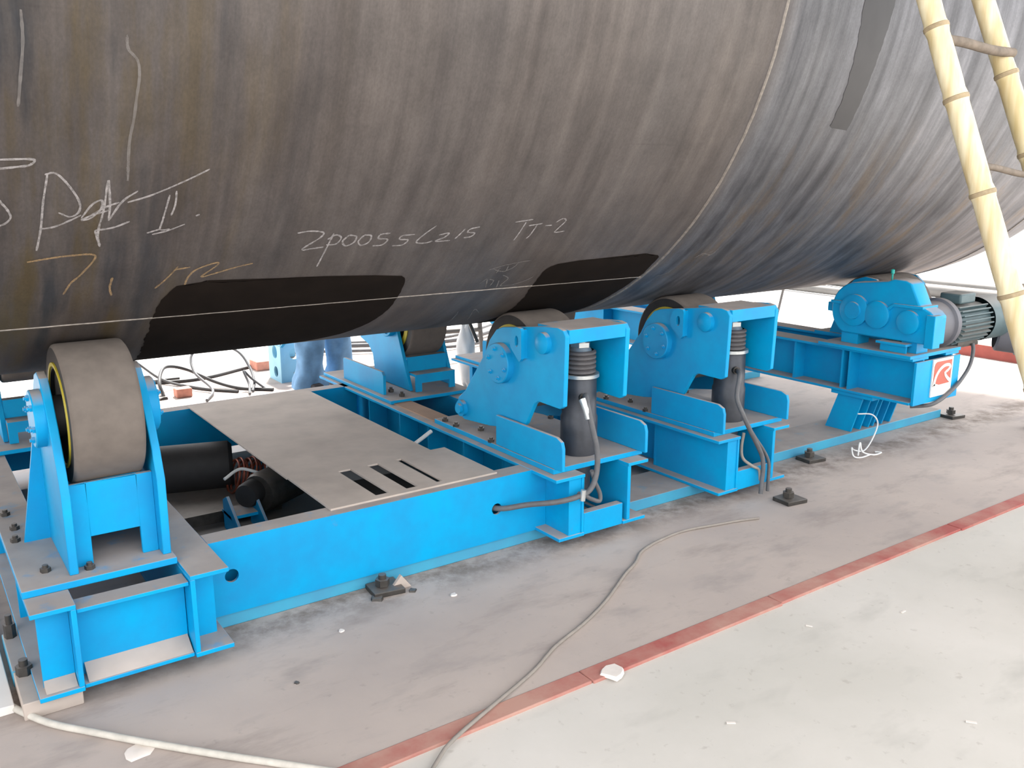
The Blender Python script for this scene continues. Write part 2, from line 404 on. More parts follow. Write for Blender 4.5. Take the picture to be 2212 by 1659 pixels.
MB().prism([(2.885, 0.0165), (2.934, 0.0165), (2.934, 0.04)], 'x', 0.236, 0.327).build('dust_drift', 'dusty_plate', bed)
# tie beams
def tie(y0, y1, x0, x1, z0, z1, holes, par):
    b = MB(); x = x0
    for hx in holes:
        b.box(x, hx-0.08, y0, y0+0.012, z0, z1); b.plate_hole('y', hx-0.08, hx+0.08, z0, z1, hx, 0.152, 0.026, y0, y0+0.012); x = hx+0.08
    b.box(x, x1, y0, y0+0.012, z0, z1)
    b.box(x0, x1, y0+0.012, y1, z1-0.012, z1); b.box(x0, x1, y0+0.012, y1, z0, z0+0.012); b.box(x0, x1, y1-0.012, y1, z0+0.012, z1-0.012)
    return b.build('tie_beam', 'blue', par)
tie(3.116, 3.212, 0.827, 2.375, 0.001, 0.298, (0.905, 2.10), bed)
tie(5.14, 5.235, 0.827, 2.375, 0.035, 0.30, (), bed)
# right cross beam pair of the first jack stand (also used by the second one)
def jack_bed_beams(par, dx=0.0):
    a = MB()
    a.box(2.292+dx, 2.458+dx, 2.93, 5.54, 0.284, 0.30); a.box(2.315+dx, 2.462+dx, 2.935, 5.54, 0, T); a.box(2.445+dx, 2.458+dx, 2.936, 5.53, T, 0.284)
    a.build('cross_beam', 'blue', par, bevel=0.002)
    a = MB(); a.box(2.376+dx, 2.39+dx, 2.9605, 3.4595, T, 0.284); a.box(2.374+dx, 2.4445+dx, 2.942, 2.96, T, 0.284); a.box(2.374+dx, 2.4445+dx, 3.46, 3.475, T, 0.284)
    a.build('side_plate', 'blue', par)
    a = Pieces()
    for y in (3.75, 4.12, 4.45, 4.85, 5.3): a.box(2.325+dx, 2.444+dx, y, y+0.012, T, 0.284)
    a.build('stiffener', 'blue', par)
    a = MB(); a.box(2.72+dx, 2.845+dx, 2.93, 5.54, 0.284, 0.30); a.box(2.70+dx, 2.84+dx, 2.935, 5.54, 0, T); a.box(2.722+dx, 2.742+dx, 2.936, 5.53, T, 0.284)
    a.build('cross_beam', 'blue', par, bevel=0.002)
    a = MB(); a.box(2.462+dx, 2.70+dx, 2.942, 2.956, 0.0, 0.105); a.box(2.463+dx, 2.699+dx, 2.9565, 2.985, 0.092, 0.1045)
    a.build('end_channel', 'blue', par, bevel=0.002)
    MB().box(2.462+dx, 2.72+dx, 3.35, 3.365, 0, 0.2).build('end_channel', 'blue', par)
    a = MB(); a.box(2.462+dx, 2.72+dx, 5.45, 5.465, 0.02, 0.28); a.build('end_channel', 'blue', par)
jack_bed_beams(bed)
bed2 = thing('roller_bed', (3.6, 2.93, 0), 'short blue bed carrying the second jack stand, two hanging hoses at its end', 'machine bed')
jack_bed_beams(bed2, 1.04)
# brown bare strip on the first jack bed
tag(MB().box(2.34, 2.452, 4.02, 4.56, 0.3005, 0.307).build('steel_strip', 'brown_plate'), 'bare brown steel strip lying on the first jack bed between its two stands', 'strip')

# cover plates lying on the tie beams
cp = thing('cover_plate', (1.7, 4.2, 0.3), 'wide dusty grey cover plate resting across the bed between the tie beams', 'plate')
MB().box(1.325, 2.058, 3.63, 5.19, 0.2985, 0.3055).build('sheet', 'dusty_plate', cp)
sp = thing('slotted_plate', (1.7, 3.4, 0.3), 'small dusty plate with three cut slots beside the front tie beam', 'plate')
b = MB(); z0, z1 = 0.2985, 0.3065
b.box(1.33, 2.135, 3.586, 3.628, z0, z1); b.box(1.33, 2.135, 3.165, 3.205, z0, z1)
xs = [1.33, 1.550, 1.612, 1.695, 1.750, 1.845, 1.873, 2.135]
for i in (0, 2, 4, 6): b.box(xs[i], xs[i+1], 3.205, 3.586, z0, z1)
b.build('sheet', 'dusty_plate', sp)

# ------------------------------------------------------------------ roller helpers
def roller(par, xa, xb, y, z, r=0.24, ri=0.145):
    w = xb-xa
    t = MB().lathe([(0, r-0.012), (0.006, r-0.003), (0.014, r), (w-0.014, r), (w-0.006, r-0.003), (w, r-0.012)], (xa, y, z), (1, 0, 0), 72, caps=False)
    wheel = t.build('wheel', 'rubber', par)
    for xs2, d2 in ((xa, 1), (xb, -1)): MB().lathe([(0.0, r-0.012), (0.001, 0.16), (0.02, 0.155)], (xs2, y, z), (d2, 0, 0), 72, caps=False).build('tyre_side', 'rubber_side', wheel)
    MB().lathe([(0.004, 0.182), (-0.004, 0.18), (-0.004, ri), (0.012, ri-0.005)], (xa, y, z), (1, 0, 0), 56, caps=False).build('rim', 'yellow', wheel)
    Pieces().lathe([(0.012, 0.16), (0.02, 0.07), (-0.02, 0.07), (-0.02, 0.045)], (xa, y, z), (1, 0, 0), 40, caps=False).lathe([(w-0.012, 0.16), (w-0.02, 0.07), (w+0.02, 0.07)], (xa, y, z), (1, 0, 0), 40, caps=False).build('hub', 'rubber_side', wheel)
    return wheel
def cap(par, x, y, z, r, d, nb=6, rb=0.72, mat='blue'):
    c = MB().lathe([(0, r), (0.03, r), (0.034, r-0.004), (0.034, 0)], (x, y, z), (d, 0, 0), 40, caps=False).build('axle_cap', mat, par)
    b = Pieces()
    for i in range(nb):
        w = 2*PI*i/nb+0.3; hexbolt(b, (x+d*0.034, y+r*rb*math.cos(w), z+r*rb*math.sin(w)), (d, 0, 0), 0.012, 0.008)
    b.build('bolt', mat, c); return c

# near left fixed stand ----------------------------------------------------------
st = thing('roller_stand', (0.52, 3.2, 0.3), 'near left roller stand with a wide dusty rubber wheel between two tall blue cheeks', 'roller stand')
b = MB().box(0.212, 0.69, 3.0, 3.86, 0.3005, 0.325); b.build('base_plate', 'blue', st, bevel=0.003)
OUT = [(3.045, 0.325), (3.035, 0.60), (3.07, 0.70), (3.125, 0.81), (3.19, 0.91), (3.235, 0.955), (3.29, 0.968), (3.35, 0.95), (3.43, 0.88), (3.70, 0.325)]
for a, bb in ((0.36, 0.388), (0.655, 0.683)):
    MB().prism(OUT, 'x', a, bb).build('side_plate', 'blue', st, bevel=0.003)
    # round bearing boss
cap(st, 0.36, 3.255, 0.818, 0.098, -1); cap(st, 0.683, 3.255, 0.818, 0.098, 1)
MB().prism([(0.275, 0.325), (0.36, 0.325), (0.36, 0.735), (0.347, 0.735)], 'y', 3.44, 3.455).build('gusset', 'blue', st)
MB().prism([(0.767, 0.325), (0.683, 0.325), (0.683, 0.735), (0.696, 0.735)], 'y', 3.44, 3.455).build('gusset', 'blue', st)
b = MB(); b.box(0.388, 0.443, 3.10, 3.118, 0.325, 0.615); b.box(0.443, 0.602, 3.10, 3.118, 0.425, 0.615); b.box(0.602, 0.655, 3.10, 3.118, 0.325, 0.615)
b.build('cross_plate', 'blue', st, bevel=0.002)
MB().box(0.388, 0.655, 3.62, 3.638, 0.325, 0.5).build('cross_plate', 'blue', st)
roller(st, 0.412, 0.634, 3.255, 0.818, 0.242, 0.168)
MB().cyl((0.33, 3.255, 0.818), (0.71, 3.255, 0.818), 0.04).build('axle', 'steel_dark', st)
b = Pieces()
for p in ((0.30, 3.13, 0.325), (0.25, 3.47, 0.325), (0.262, 3.60, 0.325), (0.25, 3.78, 0.325), (0.425, 3.07, 0.325), (0.66, 3.80, 0.325)): hexbolt(b, p, (0, 0, 1), 0.017, 0.014)
b.build('bolt', 'steel_dark', st)

# far fixed stands -----------------------------------------------------------------
def far_stand(x0, x1, ya, za, label, group=None, gx=None):
    s = thing('roller_stand', (x0, ya, 0.3), label, 'roller stand', group)
    dy = ya-4.95
    prof = [(4.70+dy, 0.325), (4.845+dy, 0.66), (4.90+dy, za+0.14), (4.98+dy, za+0.17), (5.10+dy, za+0.13), (5.36+dy, 0.60), (5.38+dy, 0.565), (5.26+dy, 0.535), (5.20+dy, 0.48), (5.17+dy, 0.325)]
    for a in (x0, x1-0.022): MB().prism(prof, 'x', a, a+0.022).build('side_plate', 'blue', s, bevel=0.002)
    MB().box(x0-0.21, x1+0.03, ya-0.40, ya+0.58, 0.3005, 0.322).build('base_plate', 'blue', s, bevel=0.003)
    a, b2 = x0+0.022, x1-0.022
    m = MB()
    yf = 4.72+dy
    m.box(a, a+0.04, yf-0.06, yf-0.045, 0.322, 0.415); m.box(b2-0.04, b2, yf-0.06, yf-0.045, 0.322, 0.415); m.box(a+0.04, b2-0.04, yf-0.06, yf-0.045, 0.375, 0.415)
    m.box(a, b2, yf-0.06, yf+0.05, 0.415, 0.43); m.box(a, b2, yf+0.045, yf+0.06, 0.43, 0.51); m.box(a, b2, yf+0.045, yf+0.10, 0.51, 0.522)
    m.build('cross_plate', 'blue', s)
    roller(s, x0+0.036, x1-0.036, ya, za)
    cap(s, x0, ya, za, 0.10, -1, 6); cap(s, x1, ya, za, 0.10, 1, 6)
    if gx:
        m = MB().prism([(ya-0.24, 0.322), (ya+0.33, 0.322), (ya+0.33, 0.45), (ya+0.32, 0.462), (ya-0.22, 0.462), (ya-0.24, 0.44)], 'x', gx, gx+0.018); m.build('guide_plate', 'blue', s, bevel=0.002)
    m = Pieces()
    for p in ((x0-0.10, ya-0.05), (x0-0.10, ya-0.19), (x0-0.14, ya-0.02), (x0-0.10, ya-0.33)): hexbolt(m, (p[0], p[1], 0.322), (0, 0, 1), 0.017, 0.018)
    m.build('bolt', 'steel_dark', s)
    return s
far_stand(0.36, 0.65, 5.145, 0.818, 'blue roller stand at the left edge, behind the near left stand')
far_stand(2.53, 2.85, 4.95, 0.732, 'far roller stand on the first jack bed, dark wheel above a stepped blue front', gx=2.355)
far_stand(3.57, 3.88, 4.95, 0.732, 'far roller stand mostly hidden behind the first jack stand', gx=3.44)

# jacking stands ------------------------------------------------------------------
def jack_stand(label, group):
    s = thing('jacking_stand', (2.55, 3.4, 0.3), label, 'jack stand', group)
    b = MB(); b.box(2.33, 2.87, 3.0, 4.06, 0.3005, 0.325)
    b.build('base_plate', 'blue', s, bevel=0.002)
    prof = [(2.975, 0.615), (2.965, 0.93), (2.985, 0.955), (3.02, 0.962), (3.12, 0.955), (3.45, 0.908), (3.50, 0.89), (3.56, 0.83), (3.60, 0.76), (3.79, 0.53), (3.855, 0.485), (3.872, 0.44), (3.855, 0.395), (3.80, 0.375),
            (3.56, 0.395), (3.30, 0.44), (3.255, 0.475), (3.215, 0.545), (3.19, 0.585), (3.16, 0.603), (3.0, 0.60)]
    for a in (2.36, 2.712): MB().prism(prof, 'x', a, a+0.024).build('side_plate', 'blue', s, bevel=0.003)
    MB().box(2.384, 2.712, 2.968, 3.20, 0.895, 0.957).build('top_bridge', 'blue', s, bevel=0.003)
    MB().box(2.384, 2.712, 3.62, 3.64, 0.45, 0.60).build('cross_plate', 'blue', s)
    cap(s, 2.36, 3.452, 0.735, 0.098, -1, 6); cap(s, 2.736, 3.452, 0.735, 0.098, 1, 6)
    c = MB().lathe([(0, 0.05), (0.022, 0.048), (0.03, 0.03), (0.036, 0.0)], (2.36, 3.112, 0.882), (-1, 0, 0), 30, caps=False); c.build('boss', 'blue', s)
    c = MB().lathe([(0, 0.042), (0.02, 0.042), (0.02, 0.026), (0.035, 0.026), (0.035, 0)], (2.36, 3.81, 0.435), (-1, 0, 0), 30, caps=False); c.build('pivot_pin', 'blue', s)
    # lifting lug: plate with an oval hole, standing off the cheek
    lg = MB(); a0, a1 = 2.325, 2.343
    n = 28; cy, cz = 3.283, 0.868; inn = []; out = []
    P5 = [(3.245, 0.93), (3.285, 0.934), (3.325, 0.915), (3.342, 0.87), (3.33, 0.83), (3.262, 0.775), (3.245, 0.79)]
    for i in range(n):
        w = 2*PI*i/n; c_, s_ = math.cos(w), math.sin(w); best = 9
        for (ya, za), (yb, zb) in zip(P5, P5[1:]+P5[:1]):
            ex, ez = yb-ya, zb-za; den = c_*ez-s_*ex
            if abs(den) < 1e-9: continue
            t_ = ((ya-cy)*ez-(za-cz)*ex)/den; u_ = ((ya-cy)*s_-(za-cz)*c_)/den
            if t_ > 0 and -1e-6 <= u_ <= 1+1e-6: best = min(best, t_)
        inn.append((cy+0.014*c_, cz+0.026*s_)); out.append((cy+best*c_, cz+best*s_))
    vs = [(a0, *p) for p in inn]+[(a0, *p) for p in out]+[(a1, *p) for p in inn]+[(a1, *p) for p in out]; fs = []
    for i in range(n):
        j = (i+1) % n; fs += [(i, j, n+j, n+i), (2*n+i, 3*n+i, 3*n+j, 2*n+j), (i, 2*n+i, 2*n+j, j), (n+i, n+j, 3*n+j, 3*n+i)]
    lg.add(vs, fs); lg.box(2.343, 2.362, 3.247, 3.262, 0.79, 0.925); lg.build('lifting_lug', 'blue', s)
    for a in (2.335, 2.835):
        MB().prism([(2.925+0.02, 0.325), (3.47, 0.325), (3.47, 0.475), (2.99, 0.475), (2.955, 0.46), (2.945, 0.43)], 'x', a, a+0.018).build('guide_plate', 'blue', s, bevel=0.003)
    roller(s, 2.415, 2.68, 3.452, 0.735, 0.236)
    MB().cyl((2.40, 3.452, 0.735), (2.70, 3.452, 0.735), 0.04).build('axle', 'steel_dark', s)
    b = Pieces()
    for p in ((2.345, 3.86, 0.325), (2.41, 3.72, 0.325), (2.35, 3.98, 0.325), (2.34, 3.52, 0.325), (2.85, 3.7, 0.325)): hexbolt(b, p, (0, 0, 1), 0.017, 0.014)
    b.build('bolt', 'steel_dark', s)
    return s
js = jack_stand('first jack stand, blue cheeks around a wheel, nearest the slotted plate', 'blue jack stands lifting a roller')
dup(js, (1.04, 0, 0), 'second jack stand, further right, in front of the drive bed', 'blue jack stands lifting a roller')
def make_jack(label, group):
    s = thing('hydraulic_jack', (2.595, 3.15, 0.325), label, 'jack', group)
    x, y = 2.595, 3.15
    MB().lathe([(0.3255, 0.0), (0.3255, 0.088), (0.50, 0.088), (0.515, 0.082), (0.70, 0.080), (0.705, 0.076), (0.705, 0)], (x, y, 0), (0, 0, 1), 40, caps=False).build('cylinder', 'jack', s)
    MB().lathe([(0.696, 0.080), (0.696, 0.092), (0.712, 0.092), (0.712, 0.07)], (x, y, 0), (0, 0, 1), 40, caps=False).build('collar', 'zinc', s)
    pr = []
    for i in range(5):
        z = 0.712+i*0.022; pr += [(z, 0.064), (z+0.006, 0.076), (z+0.016, 0.076), (z+0.022, 0.064)]
    MB().lathe(pr, (x, y, 0), (0, 0, 1), 36, caps=False).build('bellows', 'bellows', s)
    MB().lathe([(0.11, 0.0), (0.11, 0.075), (0.2835, 0.075), (0.2835, 0.0)], (x-0.02, y, 0), (0, 0, 1), 36, caps=False).build('lower_body', 'jack', s)
    MB().lathe([(0.82, 0.055), (0.835, 0.045), (0.835, 0.036), (0.894, 0.036)], (x, y, 0), (0, 0, 1), 30, caps=False).build('ram', 'zinc', s)
    b = MB(); hexbolt(b, (x, y, 0.838), (0, 0, 1), 0.05, 0.02); b.build('lock_nut', 'zinc', s)
    MB().lathe([(0, 0.02), (0.03, 0.02), (0.03, 0.014), (0.05, 0.014)], (2.560, 3.085, 0.61), (-0.5, -1, 0.1), 20).build('port_fitting', 'steel_dark', s)
    return s
jk = make_jack('black hydraulic jack with ribbed bellows inside the first jack stand', 'black hydraulic jacks')
dup(jk, (1.04, 0, 0), 'black hydraulic jack with ribbed bellows inside the second jack stand', 'black hydraulic jacks')

# ------------------------------------------------------------------ drive bed, gearbox, motor
bed3 = thing('roller_bed', (5.2, 2.87, 0), 'raised blue drive bed with stiffened side, carrying gearbox and logo plate', 'machine bed')
z0, z1 = 0.262, 0.545
b = MB(); b.box(4.93, 5.10, 2.875, 6.6, z1-T, z1); b.box(4.93, 5.10, 2.875, 6.6, z0, z0+T); b.box(5.045, 5.06, 2.876, 6.59, z0+T, z1-T); b.build('cross_beam', 'blue', bed3, bevel=0.002)
b = MB(); b.box(5.29, 5.44, 2.875, 6.6, z1-T, z1); b.box(5.29, 5.44, 2.875, 6.6, z0, z0+T); b.box(5.36, 5.375, 2.876, 6.59, z0+T, z1-T); b.build('cross_beam', 'blue', bed3, bevel=0.002)
b = Pieces()
for y in (3.30, 3.72, 4.3, 5.0, 5.7): b.box(4.945, 5.044, y, y+0.014, z0+T, z1-T)
b.box(4.955, 5.044, 3.36, 3.374, z0+T, z1-T); b.build('stiffener', 'blue', bed3)
MB().box(4.945, 5.43, 2.856, 2.873, z0-0.004, z1-0.02).build('end_plate', 'blue', bed3, bevel=0.002)
MB().box(4.90, 5.46, 2.875, 3.52, z1+0.0005, z1+0.022).build('mounting_plate', 'blue', bed3, bevel=0.002)
pl = MB().box(5.115, 5.335, 2.847, 2.8555, 0.292, 0.525).build('logo_plate', 'plate_white', bed3, label='white plate with a red square emblem')
# emblem: red square with a curved white R
def on_end(pts): return [(5.128+u*0.188, 0.362+w*0.15) for u, w in pts]
MB().prism(on_end([(0.0, 0.0), (0.92, 0.02), (1.0, 0.1), (1.0, 0.98), (0.14, 0.98), (0.05, 0.93), (0.0, 0.8)]), 'y', 2.8445, 2.847).build('emblem', 'logo_red', pl)
def ribbon(pts, w, y0, y1, name, mat, par):
    P = smooth_path([Vector((p[0], 0, p[1])) for p in on_end(pts)], 8); L = []; R = []
    for i, p in enumerate(P):
        t = (P[min(i+1, len(P)-1)]-P[max(i-1, 0)]).normalized(); n = Vector((-t.z, 0, t.x)); k = i/(len(P)-1)
        ww = w[0]+(w[1]-w[0])*k; L.append((p+n*ww)); R.append((p-n*ww))
    m = MB(); N = len(P); v = [(q.x, y0, q.z) for q in L+R]+[(q.x, y1, q.z) for q in L+R]; f = []
    for i in range(N-1): f += [(i, i+1, N+i+1, N+i), (2*N+i, 3*N+i, 3*N+i+1, 2*N+i+1), (i, 2*N+i, 2*N+i+1, i+1), (N+i, N+i+1, 3*N+i+1, 3*N+i)]
    f += [(0, N, 3*N, 2*N), (N-1, 3*N-1, 4*N-1, 2*N-1)]
    m.add(v, f); return m.build(name, mat, par)
ribbon([(0.02, 0.0), (0.10, 0.35), (0.28, 0.62), (0.55, 0.78), (0.82, 0.78), (0.90, 0.68), (0.80, 0.57), (0.66, 0.50)], (0.011, 0.008), 2.842, 2.8446, 'emblem_letter', 'plate_white', pl)
ribbon([(0.62, 0.52), (0.68, 0.36), (0.86, 0.18), (1.0, 0.10)], (0.008, 0.012), 2.842, 2.8446, 'emblem_letter', 'plate_white', pl)
ribbon([(0.0, -0.02), (0.07, 0.05), (0.22, 0.02), (0.36, -0.02)], (0.006, 0.002), 2.842, 2.8446, 'emblem_letter', 'plate_white', pl)
# pedestals
for xa, xb in ((4.96, 5.17), (5.20, 5.41)):
    q = MB(); q.box(xa-0.02, xb+0.015, 3.12, 3.42, 0.238, 0.2605)
    for x in (xa+0.008, (xa+xb)/2, xb-0.012): q.prism([(3.20, 0.238), (3.38, 0.238), (3.46, 0.0), (3.27, 0.0)], 'x', x-0.006, x+0.006)
    q.box(xa+0.01, xb-0.01, 3.33, 3.342, 0.0, 0.238)
    q.build('pedestal', 'blue', bed3)
for xa, xb in ((4.96, 5.17), (5.20, 5.41)):
    q = MB().box(xa, xb, 4.88, 5.10, 0.0, 0.2605); q.build('pedestal', 'blue', bed3)

gb = thing('gearbox', (5.1, 3.2, 0.57), 'blue cast gearbox with three round shaft covers on the drive bed', 'gearbox')
def arc(cy, cz, r, a0, a1, n=14): return [(cy+r*math.cos(math.radians(a0+(a1-a0)*i/n)), cz+r*math.sin(math.radians(a0+(a1-a0)*i/n))) for i in range(n+1)]
prof = arc(3.325, 0.785, 0.175, 92, 232, 18)
# y decreases to the right in the picture
prof = [(3.325, 0.96)]+arc(3.325, 0.785, 0.175, 80, -55, 18)+[(3.40, 0.632), (2.80, 0.632), (2.80, 0.80), (2.83, 0.83), (2.90, 0.86), (2.965, 0.985), (3.0, 1.0), (3.08, 1.003), (3.12, 0.985)]
MB().prism(prof, 'x', 4.985, 5.12).build('housing', 'blue', gb, bevel=0.010)
q = Pieces()
for cy, cz, r in ((3.325, 0.785, 0.10), (3.165, 0.775, 0.085), (2.955, 0.755, 0.072)): q.lathe([(0, r), (0.022, r), (0.028, r-0.012), (0.028, 0)], (4.986, cy, cz), (-1, 0, 0), 36, caps=False)
q.build('shaft_cover', 'blue', gb)
MB().lathe([(0, 0.055), (0.012, 0.053), (0.014, 0)], (4.958, 3.325, 0.785), (-1, 0, 0), 30, caps=False).build('inspection_cap', 'blue', gb)
MB().prism([(3.50, 0.835), (3.10, 0.828), (3.06, 0.858), (2.87, 0.858), (2.87, 0.84), (3.06, 0.838), (3.09, 0.808), (3.50, 0.815)], 'x', 4.97, 5.135).build('split_flange', 'blue', gb, bevel=0.003)
MB().box(5.02, 5.11, 3.48, 3.555, 0.752, 0.812).build('oil_lug', 'blue', gb, bevel=0.006)
MB().prism([(2.788, 0.615), (2.788, 0.812), (2.845, 0.812), (2.845, 0.615)], 'x', 4.972, 5.05).build('end_rib', 'blue', gb, bevel=0.004)
q = Pieces(); q.box(5.0, 5.12, 3.30, 3.42, 0.568, 0.634); q.box(5.0, 5.12, 2.90, 3.0, 0.568, 0.634); q.build('foot', 'blue', gb)
q = MB(); q.box(4.93, 5.02, 2.93, 3.13, 0.612, 0.626); q.box(4.95, 4.965, 2.94, 3.11, 0.568, 0.612); q.build('foot_bracket', 'blue', gb)
MB().lathe([(0, 0.006), (0.05, 0.006), (0.052, 0.011), (0.075, 0.011), (0.08, 0)], (5.06, 3.14, 0.975), (0, 0, 1), 12, caps=False).build('breather', simple('green_plastic', srgb(30, 150, 140)), gb)
mo = thing('electric_motor', (5.6, 2.97, 0.57), 'grey green finned electric motor right of the blue gearbox', 'motor')
q = MB().lathe([(0, 0.15), (0.03, 0.15), (0.05, 0.135), (0.19, 0.142), (0.2, 0.158), (0.24, 0.158), (0.26, 0.12)], (5.121, 2.99, 0.715), (1, 0, 0), 40); q.build('flange', 'drum', mo)
q = MB().lathe([(0.12, 0.115), (0.50, 0.115)], (5.252, 2.97, 0.705), (1, 0, 0), 40)
for i in range(28):
    w = 2*PI*i/28
    if 0.35*PI < (w % (2*PI)) < 0.65*PI: continue
    c, s_ = math.cos(w), math.sin(w); n = Vector((0, -s_, c))*0.004; d = Vector((0, c, s_))
    o = Vector((0, 2.97, 0.705)); a = o+d*0.112; bq = o+d*0.142
    vs = [Vector((x,)+tuple((p+k)[1:])) for x in (5.40, 5.74) for p in (a, bq) for k in (n, -n)]
    q.add(vs, [(0, 1, 3, 2), (4, 6, 7, 5), (0, 4, 5, 1), (2, 3, 7, 6), (0, 2, 6, 4), (1, 5, 7, 3)])
q.build('finned_body', 'motor', mo)
q = MB().lathe([(0.50, 0.145), (0.74, 0.145), (0.76, 0.125), (0.76, 0)], (5.252, 2.97, 0.705), (1, 0, 0), 40, caps=False); q.build('fan_cowl', 'motor', mo)
MB().box(5.44, 5.62, 2.90, 3.04, 0.83, 0.895).build('terminal_box', 'motor', mo, bevel=0.012)
MB().box(5.465, 5.7, 2.9, 3.04, 0.567, 0.60).build('foot', 'steel_dark', mo)
MB().box(5.465, 5.75, 2.92, 3.02, 0.5455, 0.566).build('bracket', 'steel_dark', mo)
dr = thing('steel_drum', (6.2, 2.8, FZ), 'grey cylindrical housing on a foot between the finned motor and the ladder', 'drum')
MB().lathe([(0, 0.13), (0.012, 0.148), (0.13, 0.148), (0.135, 0.158), (0.16, 0.158), (0.165, 0.148), (0.48, 0.148), (0.5, 0.13), (0.5, 0)], (6.13, 3.0, 0.60), (0.28, -0.42, -0.05), 48, caps=False).build('shell', 'drum', dr)
MB().prism([(6.17, 2.70), (6.28, 2.62), (6.34, 2.70), (6.24, 2.78)], 'z', FZ, 0.45).build('foot', 'drum', dr)
s3 = thing('roller_stand', (5.2, 3.5, 0.57), 'driven roller stand hidden behind the gearbox, only the wheel top shows', 'roller stand')
roller(s3, 5.30, 5.70, 3.452, 0.735, 0.236)
MB().cyl((5.26, 3.452, 0.735), (5.78, 3.452, 0.735), 0.04).build('axle', 'steel_dark', s3)
for a in (5.268, 5.73): MB().prism([(3.2, 0.568), (3.7, 0.568), (3.60, 0.88), (3.54, 0.94), (3.46, 0.965), (3.38, 0.955), (3.32, 0.90)], 'x', a, a+0.02).build('side_plate', 'blue', s3)
MB().box(5.24, 5.78, 3.53, 3.8, 0.5455, 0.568).build('base_plate', 'blue', s3)
s4 = thing('roller_stand', (5.2, 4.95, 0.57), 'far idler roller stand at the back of the drive bed', 'roller stand')
roller(s4, 5.0, 5.24, 4.95, 0.80, 0.172)
for a in (4.96, 5.26): MB().prism([(4.7, 0.5455), (5.2, 0.5455), (5.05, 0.9), (4.86, 0.9)], 'x', a, a+0.02).build('side_plate', 'blue', s4)

# ------------------------------------------------------------------ the vessel
vs = thing('pressure_vessel', (0, CY, CZ), 'huge brown-grey steel vessel lying on the blue roller stands', 'steel vessel')
def cylp(x, th, R=CR): return (x, CY-R*math.cos(th), CZ-R*math.sin(th))
NS = 240; XH = 6.2; LH = 1.75
prof = [(-5.0+LH*(1-math.cos(PI/2*i/12)), CR*math.sin(PI/2*i/12)+1e-4) for i in range(12)]
prof = [(-5.0, CR)]
xs_ = [-5+0.4*i for i in range(28)]+[XH]
prof = [(-6.0, 0.02), (-5.9, 0.7), (-5.6, 1.35), (-5.25, 1.7)]+[(x, CR) for x in xs_]+[(XH+LH*math.sin(PI/2*i/20), max(0.004, CR*math.cos(PI/2*i/20))) for i in range(1, 21)]
m = MB()
vv = []; ff = []
for (x, r) in prof:
    for i in range(NS):
        w = 2*PI*i/NS; vv.append((x, -r*math.cos(w), -r*math.sin(w)))
for j in range(len(prof)-1):
    for i in range(NS): ff.append((j*NS+i, j*NS+(i+1) % NS, (j+1)*NS+(i+1) % NS, (j+1)*NS+i))
m.add(vv, ff, True)
shell = m.build('shell', 'vessel'); shell.parent = vs                 # built about the vessel's own axis
def on_vessel(mb, name, mat, label=None): return mb.build(name, mat, vs, label=label)
# round seams: low weld beads
def ring(x, w=0.008, h=0.005):
    mb = MB(); v = []; f = []
    for i in range(NS):
        a = 2*PI*i/NS; jx = 0.0012*math.sin(i*2.7)+0.001*math.sin(i*1.13)
        for dx, dr in ((-w, -0.001), (-w*0.5, h), (w*0.5, h), (w, -0.001)): v.append(cylp(x+dx+jx, a, CR+dr))
    for i in range(NS):
        j = (i+1) % NS
        for k in range(3): f.append((i*4+k, i*4+k+1, j*4+k+1, j*4+k))
    mb.add(v, f, True); return on_vessel(mb, 'weld_seam', 'weld')
ring(3.02); ring(-2.6); ring(XH)
def long_seam(x0, x1, th):
    mb = MB(); v = []; f = []; n = 120
    for i in range(n+1):
        x = x0+(x1-x0)*i/n
        for dt, dr in ((-0.0022, -0.001), (-0.0011, 0.0025), (0.0011, 0.0025), (0.0022, -0.001)): v.append(cylp(x, th+dt+0.0004*math.sin(i*1.9), CR+dr))
    for i in range(n):
        for k in range(3): f.append((i*4+k, i*4+k+1, i*4+5+k, i*4+4+k))
    mb.add(v, f, True); return on_vessel(mb, 'weld_seam', 'weld')
long_seam(-2.6, 3.02, 0.988)
